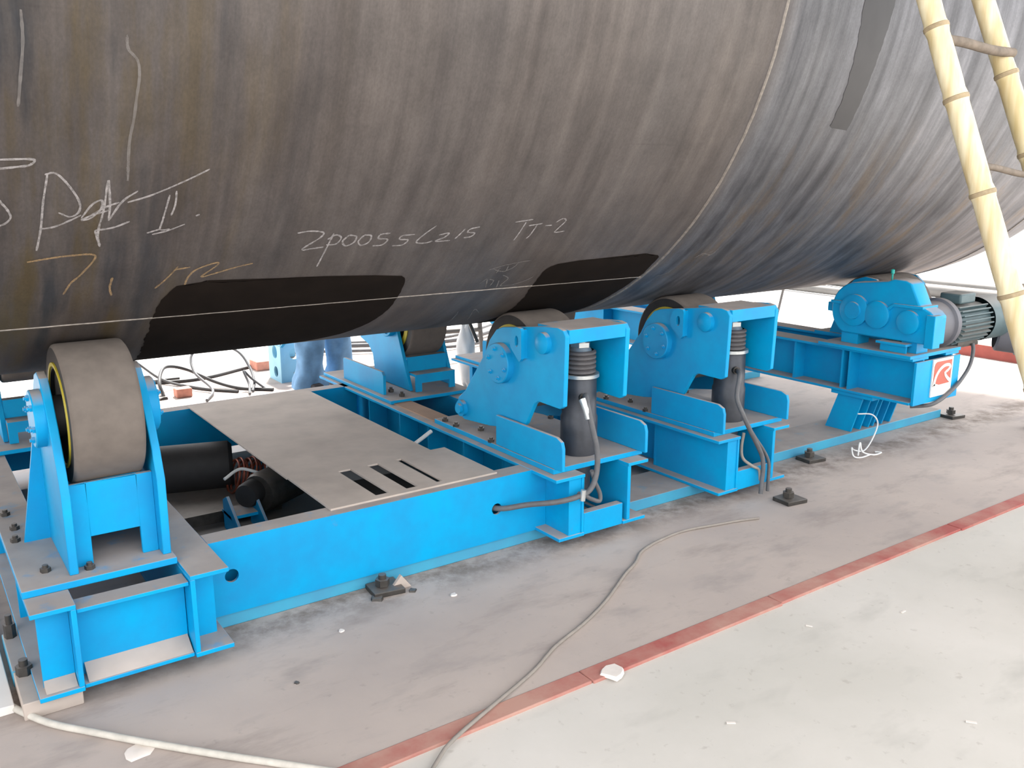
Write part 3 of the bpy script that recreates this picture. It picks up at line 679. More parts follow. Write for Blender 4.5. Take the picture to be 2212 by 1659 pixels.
MARKS = {"p_letters":[[[0.383,0.6032],[0.372,0.655],[0.366,0.7091],[0.356,0.7565]],[[0.376,0.6056],[0.402,0.6032],[0.432,0.6226],[0.461,0.6533],[0.463,0.6747],[0.441,0.6854],[0.41,0.6766]],[[0.366,0.7091],[0.4,0.7053],[0.441,0.6926],[0.469,0.682]],[[0.469,0.6887],[0.496,0.6617],[0.521,0.6539],[0.518,0.6728],[0.491,0.6902],[0.47,0.692],[0.505,0.6809],[0.54,0.6742]],[[0.534,0.6153],[0.527,0.6729],[0.516,0.7187],[0.524,0.753]],[[0.537,0.6153],[0.543,0.6622],[0.542,0.6957]],[[0.542,0.6957],[0.575,0.6571],[0.616,0.6361]],[[0.507,0.7154],[0.555,0.7106],[0.6,0.6981]],[[0.507,0.7154],[0.524,0.753]],[[0.47,0.6943],[0.532,0.6675],[0.568,0.6581]]],"p_roman":[[[0.59,0.6584],[0.655,0.6443],[0.75,0.6155],[0.811,0.5946]],[[0.705,0.6447],[0.698,0.6754],[0.693,0.6987],[0.69,0.7181],[0.718,0.7175]],[[0.723,0.6367],[0.724,0.6643],[0.716,0.6873]],[[0.668,0.7288],[0.714,0.7206],[0.76,0.7074]],[[0.652,0.7252],[0.69,0.7169]],[[0.789,0.6897],[0.8,0.6863]]],"p_edge":[[[0.236,0.5811],[0.273,0.5808],[0.349,0.5798],[0.341,0.5894],[0.309,0.5928],[0.235,0.5985]],[[0.244,0.6293],[0.268,0.6529],[0.286,0.6705],[0.292,0.6854],[0.272,0.6986],[0.24,0.7017]]],"p_date":[[[0.332,0.7825],[0.381,0.7768],[0.446,0.7715],[0.514,0.7743],[0.48,0.8196],[0.452,0.8444],[0.435,0.8754]],[[0.57,0.8344],[0.567,0.8638],[0.576,0.8892]],[[0.764,0.8139],[0.734,0.8495],[0.706,0.8757]],[[0.8,0.8706],[0.803,0.8495],[0.823,0.8262],[0.879,0.8094],[0.89,0.8154],[0.847,0.8478],[0.897,0.8382],[0.956,0.825],[1.009,0.8162]],[[0.753,0.8226],[0.803,0.8174]]],"p_number":[[[1.133,0.738],[1.175,0.7342],[1.223,0.7383],[1.221,0.7512],[1.167,0.7829],[1.215,0.7809],[1.244,0.7788]],[[1.264,0.7415],[1.254,0.798],[1.248,0.8379]],[[1.249,0.7579],[1.274,0.7468],[1.298,0.7549],[1.286,0.7718],[1.251,0.773]],[[1.325,0.7483],[1.308,0.7649],[1.326,0.7786],[1.352,0.7702],[1.354,0.7535],[1.325,0.7483]],[[1.383,0.7499],[1.369,0.7669],[1.386,0.7791],[1.411,0.7706],[1.411,0.7529],[1.383,0.7499]],[[1.483,0.7474],[1.447,0.7502],[1.445,0.7615],[1.482,0.765],[1.47,0.7804],[1.433,0.7823]],[[1.586,0.754],[1.537,0.7565],[1.533,0.7666],[1.568,0.7692],[1.554,0.7833],[1.513,0.7852]],[[1.662,0.7314],[1.626,0.7552],[1.607,0.7769],[1.644,0.7814],[1.675,0.7759]],[[1.692,0.7586],[1.73,0.7541],[1.721,0.7659],[1.688,0.7771],[1.752,0.7767]],[[1.794,0.7438],[1.782,0.7595],[1.77,0.7722]],[[1.857,0.7391],[1.819,0.7445],[1.814,0.7539],[1.847,0.7572],[1.837,0.7676],[1.808,0.7701]]],"p_suffix":[[[2.012,0.729],[2.092,0.7227]],[[2.065,0.7301],[2.059,0.7673],[2.054,0.7863]],[[2.088,0.7412],[2.151,0.736]],[[2.127,0.7396],[2.121,0.769],[2.112,0.782]],[[2.171,0.7431],[2.204,0.7422]],[[2.216,0.7333],[2.241,0.7231],[2.262,0.7301],[2.247,0.7508],[2.24,0.7654],[2.287,0.7631]]],"p_small":[[[2.032,0.8912],[2.088,0.878],[2.16,0.8679],[2.213,0.8641]],[[2.051,0.8901],[2.111,0.9024],[2.151,0.8868],[2.156,0.8709]],[[2.079,0.8829],[2.082,0.9075]],[[2.116,0.8795],[2.125,0.9021]],[[2.04,0.9503],[2.058,0.933],[2.09,0.9735]],[[2.073,0.934],[2.101,0.9421],[2.106,0.9681]],[[2.131,0.9442],[2.151,0.9784]],[[2.128,0.9196],[2.17,0.9369],[2.164,0.9699],[2.222,0.9703],[2.278,0.9545],[2.304,0.937]]],"p_right":[[[3.251,0.9043],[3.284,0.884],[3.348,0.8935],[3.364,0.8622]],[[3.285,0.8949],[3.336,0.8757]],[[2.169,1.2673],[2.11,1.1506],[2.089,1.1174]],[[2.25,1.2245],[2.174,1.1151],[2.237,1.1508]],[[3.117,0.9935],[3.174,0.979],[3.179,0.9614]]],"drip":[[[0.575,0.3885],[0.578,0.4074],[0.601,0.4227],[0.606,0.4459],[0.6,0.4772],[0.595,0.5097],[0.585,0.5515],[0.586,0.6169]],[[0.338,0.3677],[0.338,0.4089],[0.328,0.4591],[0.32,0.4987]]],"dark1":[[[0.793,1.3212],[0.733,1.1054],[0.728,1.0159],[0.726,0.9559],[0.749,0.8985],[0.777,0.8655],[0.874,0.8628],[1.051,0.8675],[1.276,0.8732],[1.589,0.8921],[1.622,0.8995],[1.645,0.9194],[1.671,0.9828],[1.684,1.0217],[1.682,1.0874],[1.656,1.1521],[1.618,1.2324],[1.521,1.2342],[1.314,1.2373],[1.126,1.2554],[0.943,1.2666]]],"dark2":[[[2.48,1.2488],[2.403,1.0999],[2.333,0.9685],[2.334,0.9003],[2.392,0.8839],[2.612,0.8697],[2.891,0.8687],[2.986,0.883],[3.017,0.9685],[2.988,1.0649],[2.986,1.1495],[3.111,1.2568],[2.833,1.2611],[2.713,1.3088]]],"stripe":[[[3.485,0.1361],[3.507,0.214],[3.537,0.3056],[3.56,0.3984],[3.557,0.4691],[3.695,0.4752],[3.698,0.3946],[3.7,0.2992],[3.71,0.2035],[3.716,0.1217]]],"long_seam":[[[0.189,0.9869],[0.265,0.987],[0.708,0.9884],[1.176,0.9904],[1.667,0.9937],[2.194,0.9858],[2.482,0.9845]]],"ring":[[[3.018,0.215],[3.02,0.7169],[3.034,0.9696]]]}
def chalk(name, strokes, w, mat, label):
    mb = MB()
    for s in strokes:
        P = [Vector((a, b, 0)) for a, b in s]
        P = smooth_path(P, 6) if len(P) > 2 else [P[0]+(P[1]-P[0])*k/8 for k in range(9)]
        v = []; f = []
        for i, p in enumerate(P):
            t = P[min(i+1, len(P)-1)]-P[max(i-1, 0)]; t = Vector((t.x, t.y*CR, 0))
            if t.length < 1e-9: t = Vector((1, 0, 0))
            t.normalize(); n = Vector((-t.y, t.x, 0)); ww = w*random.uniform(0.75, 1.15)*(0.6 if i in (0, len(P)-1) else 1)
            for sgn in (1, -1): v.append(cylp(p.x+n.x*ww*sgn, p.y+n.y*ww*sgn/CR, CR+0.0016))
        for i in range(len(P)-1): f.append((2*i, 2*i+1, 2*i+3, 2*i+2))
        mb.add(v, f)
    return on_vessel(mb, name, mat, label)
for key, w, mat, lab in (('p_letters', 0.0032, 'chalk', 'large chalk scrawl of letters'), ('p_roman', 0.003, 'chalk', 'chalk roman two under a long stroke'),
                         ('p_edge', 0.0034, 'chalk', 'chalk stroke ends at the left edge'), ('p_date', 0.0038, 'chalk_yellow', 'yellowish chalk numerals 7, 18'),
                         ('p_number', 0.0036, 'chalk', 'chalk number 2P0055 6215'), ('p_suffix', 0.0034, 'chalk', 'chalk letters TT-2'),
                         ('p_small', 0.003, 'chalk_faint', 'small faint chalk note'), ('p_right', 0.003, 'chalk_faint', 'faint chalk ticks'), ('drip', 0.004, 'chalk_faint', 'pale wavy drip lines')):
    chalk('chalk_writing' if key != 'drip' else 'drip_mark', MARKS[key], w, mat, lab)
def patch(name, poly, mat, lab, rows=70, cols=24):
    """region painted on the curved plate, cut into rows that follow the curve; ragged edge"""
    mb = MB(); t0 = min(p[1] for p in poly)+1e-4; t1 = max(p[1] for p in poly)-1e-4; n = len(poly); prev = None; v = []; f = []
    for r in range(rows+1):
        th = t0+(t1-t0)*r/rows; xs = []
        for i in range(n):
            a, b = poly[i], poly[(i+1) % n]
            if (a[1] <= th) != (b[1] <= th): xs.append(a[0]+(b[0]-a[0])*(th-a[1])/(b[1]-a[1]))
        xl, xr = min(xs), max(xs); j = 0.003*math.sin(r*0.7)+0.002*math.sin(r*1.9)
        for k in range(cols+1): v.append(cylp(xl+j+(xr-xl-j*0.5)*k/cols, th+(0.003*math.sin(k*1.7) if r == 0 else 0), CR+0.0011))
    for r in range(rows):
        for k in range(cols): a = r*(cols+1)+k; f.append((a, a+1, a+cols+2, a+cols+1))
    mb.add(v, f, True); return on_vessel(mb, name, mat, lab)
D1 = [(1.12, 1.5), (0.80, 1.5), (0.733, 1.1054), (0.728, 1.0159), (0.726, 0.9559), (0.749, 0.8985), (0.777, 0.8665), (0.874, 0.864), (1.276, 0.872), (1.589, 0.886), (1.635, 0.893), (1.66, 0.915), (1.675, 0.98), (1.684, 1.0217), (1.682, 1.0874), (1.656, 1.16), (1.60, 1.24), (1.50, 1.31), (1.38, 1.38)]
patch('dark_patch', D1, 'patch', 'left dark brown stain with a straight top edge')  # dark brown patch laid just off the shell surface
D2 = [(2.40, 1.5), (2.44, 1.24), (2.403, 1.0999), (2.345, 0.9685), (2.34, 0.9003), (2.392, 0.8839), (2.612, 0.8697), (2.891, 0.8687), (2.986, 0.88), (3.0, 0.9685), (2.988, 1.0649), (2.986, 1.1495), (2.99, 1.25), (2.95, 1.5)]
patch('dark_patch', D2, 'patch', 'right dark brown stain beside the round weld')
patch('brush_stripe', MARKS['stripe'][0], 'stripe', 'grey vertical stripe right of the round weld')

# ------------------------------------------------------------------ bamboo ladder
ld = thing('bamboo_ladder', (3.9, 1.3, FZ), 'bamboo ladder with thick pale poles leaning against the vessel at the right', 'ladder')
def lad(x, z): return Vector((x, 1.868+0.35*(z-1.6), z))
def lerp_poly(T_, z):
    for (za, xa), (zb, xb) in zip(T_, T_[1:]):
        if za <= z <= zb: return xa+(xb-xa)*(z-za)/(zb-za)
    return T_[0][1] if z < T_[0][0] else T_[-1][1]
LEFT = [(FZ, 3.74), (0.866, 3.617), (1.582, 3.530), (2.277, 3.455), (4.1, 3.27)]
RIGHT = [(FZ, 4.24), (1.74, 3.978), (2.062, 3.930), (2.435, 3.862), (4.1, 3.60)]
def pole(T_, nodes, r0, name):
    zz = [FZ+0.03+(4.1-FZ-0.03)*i/160 for i in range(161)]; pts = []; rr = []
    zz = sorted(zz+nodes)
    P = []
    for z in zz:
        xx = sum(lerp_poly(T_, z+d) for d in (-0.12, -0.06, 0, 0.06, 0.12))/5
        dmin = min(abs(z-q) for q in nodes); r = r0-0.003*(z-1)+0.0045*math.exp(-(dmin/0.014)**2)-0.0015*math.exp(-((dmin-0.03)/0.02)**2)
        P.append(lad(xx, z)); rr.append(r)
    o = MB().tube(P, rr, 28).build(name, 'bamboo', ld)
    q = Pieces()
    for z in nodes:
        a = P[max(0, zz.index(z)-1)]; d = (P[min(len(P)-1, zz.index(z)+2)]-a).normalized(); c = P[zz.index(z)]; r = rr[zz.index(z)]
        q.lathe([(-0.010, r*0.95), (-0.007, r+0.0005), (-0.001, r+0.0016), (0.003, r+0.0003), (0.006, r+0.0014), (0.010, r*0.94)], c, d, 28, caps=False)
    q.build('bamboo_node', 'node', o); return o
pole(LEFT, [0.09, 0.46, 0.80, 1.155, 1.54, 1.90, 2.17, 2.52, 2.9, 3.25, 3.6, 3.95], 0.0460, 'pole')
pole(RIGHT, [0.2, 0.6, 1.0, 1.35, 1.70, 2.02, 2.40, 2.8, 3.2, 3.6, 3.95], 0.0455, 'pole')
for z, dz, r in ((0.25, 0, 0.016), (0.70, 0.0, 0.016), (1.172, 0.0, 0.014), (1.645, -0.035, 0.013), (2.125, -0.02, 0.019), (2.62, 0.01, 0.018), (3.1, 0, 0.018), (3.6, 0, 0.017)):
    xa = lerp_poly(LEFT, z); xb = lerp_poly(RIGHT, z)
    a = lad(xa-0.02, z); b_ = lad(xb+0.02, z+dz)
    if abs(z-2.125) < 0.01: a.y -= 0.0; b_.y -= 0.045
    MB().tube(smooth_path([a, a.lerp(b_, 0.3)+Vector((0, 0, 0.006)), a.lerp(b_, 0.7)-Vector((0, 0, 0.004)), b_], 5), r, 12).build('rung', 'rung', ld)

# ------------------------------------------------------------------ hoses and cables near the beds
def cable(name, pts, r, mat, label, cat='cable', group=None, k=8):
    o = MB().tube(smooth_path(pts, k), r, 10).build(name, mat); tag(o, label, cat, group); return o
zf = FZ+0.012
cable('floor_cable', [(-0.6, 4.6, zf), (-0.15, 3.9, zf), (0.03, 3.45, zf), (0.085, 3.19, zf), (0.125, 3.04, zf), (0.22, 2.842, zf), (0.328, 2.703, zf), (0.454, 2.551, zf), (0.618, 2.364, zf), (0.769, 2.20, zf), (1.0, 1.93, zf+0.006), (1.3, 1.6, zf), (1.8, 1.2, zf)], 0.011, 'cable_light', 'thick pale cable curving across the floor in the lower left corner')
c = [(3.397, 2.703), (3.30, 2.735), (3.19, 2.759), (2.977, 2.801), (2.80, 2.785), (2.697, 2.761), (2.62, 2.73), (2.53, 2.665), (2.412, 2.603), (2.192, 2.469), (2.0, 2.375), (1.802, 2.3), (1.633, 2.21), (1.394, 2.11), (1.21, 2.035), (1.12, 1.98), (0.9, 1.8)]
cable('floor_cable', [(x, y, FZ+0.007+(0.006 if 2.0 < y < 2.15 else 0)) for x, y in c], 0.0065, 'cable_grey', 'thin grey cable crossing the red edge from below the second jack stand')
# first jack hose: out of the fitting, down, looping into the tie beam's hole
h1 = [(2.545, 3.05, 0.615), (2.51, 3.00, 0.64), (2.485, 2.955, 0.60), (2.49, 2.93, 0.52), (2.515, 2.92, 0.40), (2.51, 2.915, 0.30), (2.47, 2.905, 0.235), (2.40, 2.90, 0.215), (2.30, 2.93, 0.20), (2.20, 3.02, 0.18), (2.12, 3.09, 0.158), (2.085, 3.15, 0.152)]
cable('hydraulic_hose', h1, 0.013, 'hose', 'grey hydraulic hose from the first jack into the hole of the tie beam', 'hose')
h1b = [(2.49, 2.925, 0.31), (2.515, 2.93, 0.25), (2.545, 2.93, 0.19), (2.54, 2.925, 0.155), (2.49, 2.92, 0.175), (2.44, 2.91, 0.205), (2.40, 2.905, 0.225)]
cable('hydraulic_hose', h1b, 0.010, 'hose', 'short looped grey hose at the end of the first jack bed', 'hose')
q = MB()
q.tube([(2.476, 2.985, 0.632), (2.477, 2.955, 0.59), (2.482, 2.944, 0.55)], 0.0165, 12); fit = q.build('hose_fitting', 'zinc'); tag(fit, 'shiny crimped fitting on the first jack hose', 'hose fitting')
q = MB(); q.lathe([(0, 0.0125), (0.05, 0.0125)], (2.408, 2.888, 0.195), (0.1, 0, 1), 14); tag(q.build('hose_tie', 'zinc'), 'pale cable tie holding two hoses at the first jack bed', 'cable tie')
h2 = [(3.585, 3.05, 0.615), (3.53, 2.99, 0.60), (3.495, 2.97, 0.50), (3.50, 2.93, 0.42), (3.55, 2.92, 0.33), (3.60, 2.92, 0.26), (3.655, 2.915, 0.17), (3.665, 2.91, 0.10), (3.655, 2.905, 0.03), (3.645, 2.90, -0.035)]
cable('hydraulic_hose', h2, 0.012, 'hose', 'grey hose hanging from the second jack to the floor', 'hose')
h3 = [(3.505, 2.96, 0.46), (3.54, 2.93, 0.36), (3.60, 2.925, 0.28), (3.68, 2.925, 0.19), (3.72, 2.92, 0.12), (3.725, 2.92, 0.05), (3.72, 2.915, -0.04)]
cable('hydraulic_hose', h3, 0.009, 'hose', 'thinner grey hose hanging right beside the second jack hose', 'hose')
q = [(3.56, 2.965, 0.30), (3.548, 2.965, 0.22), (3.56, 2.96, 0.16), (3.60, 2.93, 0.12), (3.65, 2.925, 0.09), (3.66, 2.92, 0.03)]
cable('hydraulic_hose', q, 0.008, 'cable_grey', 'dusty loop of hose inside the open end of the second jack bed', 'hose')
# motor cable
mc = [(5.68, 2.93, 0.585), (5.66, 2.90, 0.52), (5.58, 2.87, 0.43), (5.42, 2.84, 0.35), (5.28, 2.835, 0.29), (5.18, 2.835, 0.26), (5.12, 2.86, 0.24), (5.08, 2.95, 0.22)]
cable('motor_cable', mc, 0.012, 'hose', 'black cable drooping from the motor across the logo plate')
mc = [(5.95, 2.83, 0.72), (5.97, 2.80, 0.66), (5.96, 2.84, 0.56), (5.90, 2.9, 0.50), (5.85, 2.95, 0.45)]
# white strip loop on the rail
ws = [(4.86, 3.16, 0.16), (4.95, 3.12, 0.15), (4.99, 3.10, 0.09), (4.93, 3.09, 0.0), (4.82, 3.07, -0.05), (4.72, 3.07, -0.03), (4.66, 3.05, 0.0), (4.64, 3.02, -0.04), (4.68, 3.0, -0.052), (4.78, 3.0, -0.052)]
cable('packing_strip', ws, 0.0045, 'white_plastic', 'curled white packing strip hanging over the near rail', 'plastic strip')
ws = [(4.70, 3.03, -0.05), (4.71, 3.03, 0.03), (4.73, 3.02, -0.03), (4.80, 2.99, -0.053), (4.88, 2.99, -0.053), (4.86, 3.02, -0.053)]
cable('packing_strip', ws, 0.005, 'white_plastic', 'short crumpled white strip on the floor below the near rail', 'plastic strip')
# white stick leaning on the first jack bed
tag(MB().tube([(2.285, 4.02, 0.27), (2.10, 3.97, 0.205)], 0.011, 12).build('white_stick', 'white_plastic'), 'short white rod poking out below the first jack bed flange', 'rod')

# ------------------------------------------------------------------ things inside the open bay of the first bed
o_ = MB().box(0.86, 2.27, 3.45, 4.855, FZ, FZ+0.003).build('shade_sheet', 'oily'); structure(o_, 'floor shade put in as a dark sheet inside the first bed'); o_['kind'] = 'stuff'; o_['category'] = 'painted shade'  # thin dark sheet painting the bay's shade onto the floor
tb = tag(MB().box(1.50, 1.96, 3.23, 3.62, 0.0, 0.235).build('slot_darkener', 'rubber_side', bevel=0.004), 'black slide box just below the slotted plate', 'box')  # added box that keeps the plate's slots dark
wd = thing('winch_motor', (1.25, 4.3, FZ), 'dark traverse drive with copper coil seen through the open bay', 'drive unit')
MB().lathe([(0, 0.11), (0.02, 0.13), (0.36, 0.13), (0.38, 0.11)], (1.02, 4.70, 0.10), (0.96, -0.28, 0), 36).build('motor_body', 'rubber_side', wd)
q = MB()
for i in range(9):
    o = Vector((1.42, 4.45, 0.08))+Vector((0.02*i-0.08, -0.006*i, 0)); r = 0.085+0.008*math.sin(i*2.1)
    q.tube([o+Vector((0.3*r*math.sin(a), r*math.cos(a), r*math.sin(a))) for a in [2*PI*k/28 for k in range(29)]], 0.006, 8)
q.build('copper_coil', 'copper', wd)
MB().lathe([(0, 0.055), (0.02, 0.062), (0.08, 0.062), (0.09, 0.05)], (1.27, 4.05, 0.105), (0.75, 0.66, 0), 30).build('guide_wheel', 'rubber_side', wd)
MB().lathe([(0.09, 0.09), (0.11, 0.10), (0.40, 0.10)], (1.27, 4.05, 0.09), (0.85, 0.5, 0), 30).build('gear_case', 'steel_dark', wd)
Pieces().prism([(3.80, FZ), (4.12, FZ), (4.12, 0.09), (4.06, 0.12)], 'x', 1.18, 1.195).prism([(3.80, FZ), (4.12, FZ), (4.12, 0.09), (4.06, 0.12)], 'x', 1.31, 1.325).build('bracket', 'blue', wd, bevel=0.002)
MB().box(1.18, 1.325, 4.0, 4.14, 0.02, 0.035).build('bracket_shelf', 'blue', wd)
MB().tube(smooth_path([(1.22, 4.20, 0.16), (1.32, 4.25, 0.18), (1.42, 4.2, 0.15), (1.47, 4.28, 0.17)], 6), 0.008, 8).build('wire', 'white_plastic', wd)
MB().box(1.0, 1.5, 4.2, 4.85, FZ, 0.0).build('base', 'steel_dark', wd)

# ------------------------------------------------------------------ beyond the vessel
tg = 'black hoses tangled on the bright floor behind the left bay'
def fl(x, y, z=0.0): return (x, y, FZ+0.012+z)
cable('hose', [fl(1.62, 7.0, 0.0), fl(1.62, 7.1, 0.10), fl(1.72, 7.3, 0.17), fl(1.9, 7.35, 0.12), fl(2.05, 7.15, 0.04), fl(2.2, 6.95), fl(2.4, 6.75)], 0.014, 'hose_black', 'black hose arching up beside the left stand behind the bay', 'hose', tg)
cable('hose', [fl(1.86, 6.7), fl(1.98, 6.95, 0.02), fl(1.92, 7.2, 0.12), fl(1.95, 7.35, 0.24), fl(2.10, 7.35, 0.32), fl(2.27, 7.2, 0.26), fl(2.32, 7.05, 0.14), fl(2.3, 6.9, 0.05), fl(2.25, 6.8)], 0.011, 'hose', 'grey hose standing in an open loop', 'hose', tg)
cable('hose', [fl(1.5, 7.7), fl(1.8, 7.5), fl(2.1, 7.5), fl(2.5, 7.7), fl(2.9, 7.9), fl(3.3, 8.3)], 0.016, 'hose_black', 'long black hose lying flat towards the blue bracket', 'hose', tg)
cable('hose', [fl(1.5, 8.6), fl(2.0, 8.9), fl(2.6, 9.1), fl(3.2, 9.6), fl(4.2, 10.4), fl(5.5, 11.5)], 0.035, 'hose', 'thick grey hose bundle furthest behind, running away to the right', 'hose', tg)
cable('hose', [fl(2.2, 6.72), fl(2.24, 6.85, 0.05), fl(2.23, 6.93, 0.14), fl(2.28, 6.9, 0.08), fl(2.36, 6.8)], 0.010, 'hose', 'short bent hose end beside the cover plate', 'hose', tg)
cable('hose', [fl(1.25, 7.3, 0.05), fl(1.4, 7.6, 0.22), fl(1.58, 7.8, 0.16), fl(1.75, 7.5, 0.02), fl(1.95, 7.1), fl(2.15, 6.85)], 0.012, 'hose_black', 'black hose coming out behind the left stand and crossing the arch', 'hose', tg)
cable('hose', [fl(1.3, 7.9, 0.3), fl(1.5, 8.1, 0.25), fl(1.6, 8.0, 0.1), fl(1.6, 7.7), fl(1.9, 7.6)], 0.012, 'hose_black', 'small dark curl of hose against the left stand', 'hose', tg)
def rubble(x, y, s, mat, label, cat, name, flat=0.4):
    mb = MB(); rnd = random.Random(int(x*977+y*31)); n = 9; pr = []
    ring_ = [(s*(0.7+0.5*rnd.random())*math.cos(2*PI*i/n), s*(0.7+0.5*rnd.random())*math.sin(2*PI*i/n)) for i in range(n)]
    v = [(x+a, y+b, FZ+0.0005) for a, b in ring_]+[(x+a*0.85, y+b*0.85, FZ+s*flat*(0.7+0.5*rnd.random())) for a, b in ring_]
    f = [tuple(range(n))[::-1], tuple(range(n, 2*n))]+[(i, (i+1) % n, (i+1) % n+n, i+n) for i in range(n)]
    mb.add(v, f); return tag(mb.build(name, mat), label, cat)
bk = MB().box(1.70, 1.82, 6.93, 7.03, FZ, FZ+0.07).build('brick', 'brick', bevel=0.008); tag(bk, 'broken pink brick on the floor left of the loop of hose', 'brick')
bk = MB().box(2.55, 2.78, 7.55, 7.75, FZ, FZ+0.08).build('brick', 'brick', bevel=0.008); tag(bk, 'pink brick half hidden behind the pale blue bracket', 'brick')
rubble(2.0, 7.1, 0.035, 'steel_dark', 'small dark lump on the floor between the hoses', 'rubble', 'rubble')
rubble(1.60, 6.98, 0.05, 'steel_dark', 'dark lump at the foot of the arching hose', 'rubble', 'rubble')
# blue bracket block with holes; sunlight is put into its pale colour
br = thing('machine_bracket', (2.68, 7.0, FZ), 'pale blue cast bracket with round holes standing behind the vessel', 'bracket')
R0 = [(-0.11, 0.0), (0.10, 0.0), (0.10, 0.24), (0.0, 0.37), (-0.11, 0.29)]
def brk(y):
    mb = MB(); 
    mb.plate_hole('y', 2.57, 2.78, FZ, FZ+0.15, 2.70, FZ+0.07, 0.035, y, y+0.02); mb.plate_hole('y', 2.57, 2.78, FZ+0.15, FZ+0.32, 2.68, FZ+0.235, 0.045, y, y+0.02)
    mb.prism([(2.57, FZ+0.32), (2.78, FZ+0.32), (2.675, FZ+0.42)], 'y', y, y+0.02); return mb
brk(6.98).build('face_plate', 'blue_sunlit', br); brk(7.22).build('face_plate', 'blue_sunlit', br)
q = MB(); q.plate_hole('x', 6.97, 7.25, FZ, FZ+0.15, 7.09, FZ+0.08, 0.045, 2.555, 2.57); q.plate_hole('x', 6.97, 7.25, FZ+0.15, FZ+0.34, 7.10, FZ+0.245, 0.055, 2.555, 2.57); q.build('side_plate', 'blue_sunlit', br)
Pieces().box(2.60, 2.80, 7.0, 7.22, FZ+0.15, FZ+0.165).box(2.62, 2.80, 7.02, 7.2, FZ, FZ+0.03).build('shelf', 'steel_dark', br)
MB().prism([(2.55, FZ+0.31), (2.67, FZ+0.43), (2.685, FZ+0.42), (2.57, FZ+0.30)], 'y', 6.95, 7.26).build('top_edge', 'blue_faded', br)

# person standing behind the vessel, only the trouser legs show
def skin_body(name, joints, bones, mat, parent=None, root=0, sub=2):
    me = bpy.data.meshes.new(name); me.from_pydata([j[0] for j in joints], bones, []); me.materials.append(M[mat])
    o = bpy.data.objects.new(name, me); COL.objects.link(o)
    sk = o.modifiers.new('skin', 'SKIN'); sk.use_smooth_shade = True
    for i, j in enumerate(joints):
        r = j[1]; me.skin_vertices[0].data[i].radius = r if isinstance(r, tuple) else (r, r); me.skin_vertices[0].data[i].use_root = (i == root)
    sb = o.modifiers.new('smooth', 'SUBSURF'); sb.levels = sub; sb.render_levels = sub
    if parent: o.parent = parent; o.matrix_parent_inverse = Matrix.Translation(-world_loc(parent))
    return o
px, py = 2.80, 6.62
pe = thing('person', (px, py, FZ), 'person in blue work trousers standing behind the vessel, only the lower legs showing', 'person')
B = lambda x, y, z: (px+x, py+y, FZ+z)
J = [(B(0, 0.02, 0.98), 0.13), (B(0, 0.03, 1.15), (0.15, 0.10)), (B(0, 0.03, 1.36), (0.18, 0.11)), (B(0, 0.03, 1.50), 0.06), (B(0, 0.03, 1.58), 0.055), (B(0, 0.02, 1.70), 0.095),
     (B(-0.09, 0.02, 0.90), 0.09), (B(-0.12, 0.0, 0.50), 0.062), (B(-0.13, 0.02, 0.09), 0.045), (B(-0.14, -0.12, 0.04), 0.035),
     (B(0.09, 0.02, 0.90), 0.09), (B(0.13, 0.06, 0.50), 0.062), (B(0.15, 0.10, 0.09), 0.045), (B(0.16, -0.04, 0.04), 0.035),
     (B(-0.19, 0.03, 1.43), 0.06), (B(-0.25, 0.04, 1.15), 0.043), (B(-0.24, -0.02, 0.92), 0.03), (B(-0.24, -0.04, 0.84), (0.035, 0.018)),
     (B(0.19, 0.03, 1.43), 0.06), (B(0.25, 0.04, 1.15), 0.043), (B(0.24, -0.02, 0.92), 0.03), (B(0.24, -0.04, 0.84), (0.035, 0.018))]
E_ = [(0, 1), (1, 2), (2, 3), (3, 4), (4, 5), (0, 6), (6, 7), (7, 8), (8, 9), (0, 10), (10, 11), (11, 12), (12, 13), (2, 14), (14, 15), (15, 16), (16, 17), (2, 18), (18, 19), (19, 20), (20, 21)]
for base, sx in ((17, -1), (21, 1)):
    hp = Vector(J[base][0])
    for k, (dy, L) in enumerate(((-0.030, 0.07), (-0.010, 0.08), (0.010, 0.075), (0.030, 0.058))):
        i0 = len(J); J += [(tuple(hp+Vector((0, dy, -0.045))), 0.010), (tuple(hp+Vector((-0.006*sx, dy*1.1, -0.045-L*0.5))), 0.009), (tuple(hp+Vector((-0.018*sx, dy*1.1, -0.045-L))), 0.008)]; E_ += [(base, i0), (i0, i0+1), (i0+1, i0+2)]
    i0 = len(J); J += [(tuple(hp+Vector((0, -0.045, 0.0))), 0.011), (tuple(hp+Vector((-0.004*sx, -0.062, -0.04))), 0.009)]; E_ += [(base, i0), (i0, i0+1)]
skin_body('body', J, E_, 'skin', pe)
def garment(rings, n=28, folds=0.0, seed=1):
    mb = MB(); v = []; f = []; rnd = random.Random(seed); ph = [rnd.uniform(0, 6.28) for _ in range(6)]
    for j, (c, rx, ry) in enumerate(rings):
        for i in range(n):
            w = 2*PI*i/n; k = 1+folds*(math.sin(3*w+ph[0]+j*0.55)*0.6+math.sin(5*w+ph[1]-j*0.8)*0.4+math.sin(2*w+ph[2]+j*0.3)*0.5)
            v.append((px+c[0]+rx*k*math.cos(w), py+c[1]+ry*k*math.sin(w), FZ+c[2]))
    for j in range(len(rings)-1):
        for i in range(n): f.append((j*n+i, j*n+(i+1) % n, (j+1)*n+(i+1) % n, (j+1)*n+i))
    mb.add(v, f, True); return mb
def leg_rings(sx, dy, xf):
    R = []
    for k in range(15):
        z = 0.03+k*0.065; t = z/0.95
        R.append(((xf+(sx*0.09-xf)*t, 0.02+dy*(1-t), z), 0.105+0.012*math.cos(z*14)+(0.02 if z < 0.12 else 0), 0.105+0.01*math.sin(z*11)))
    return R
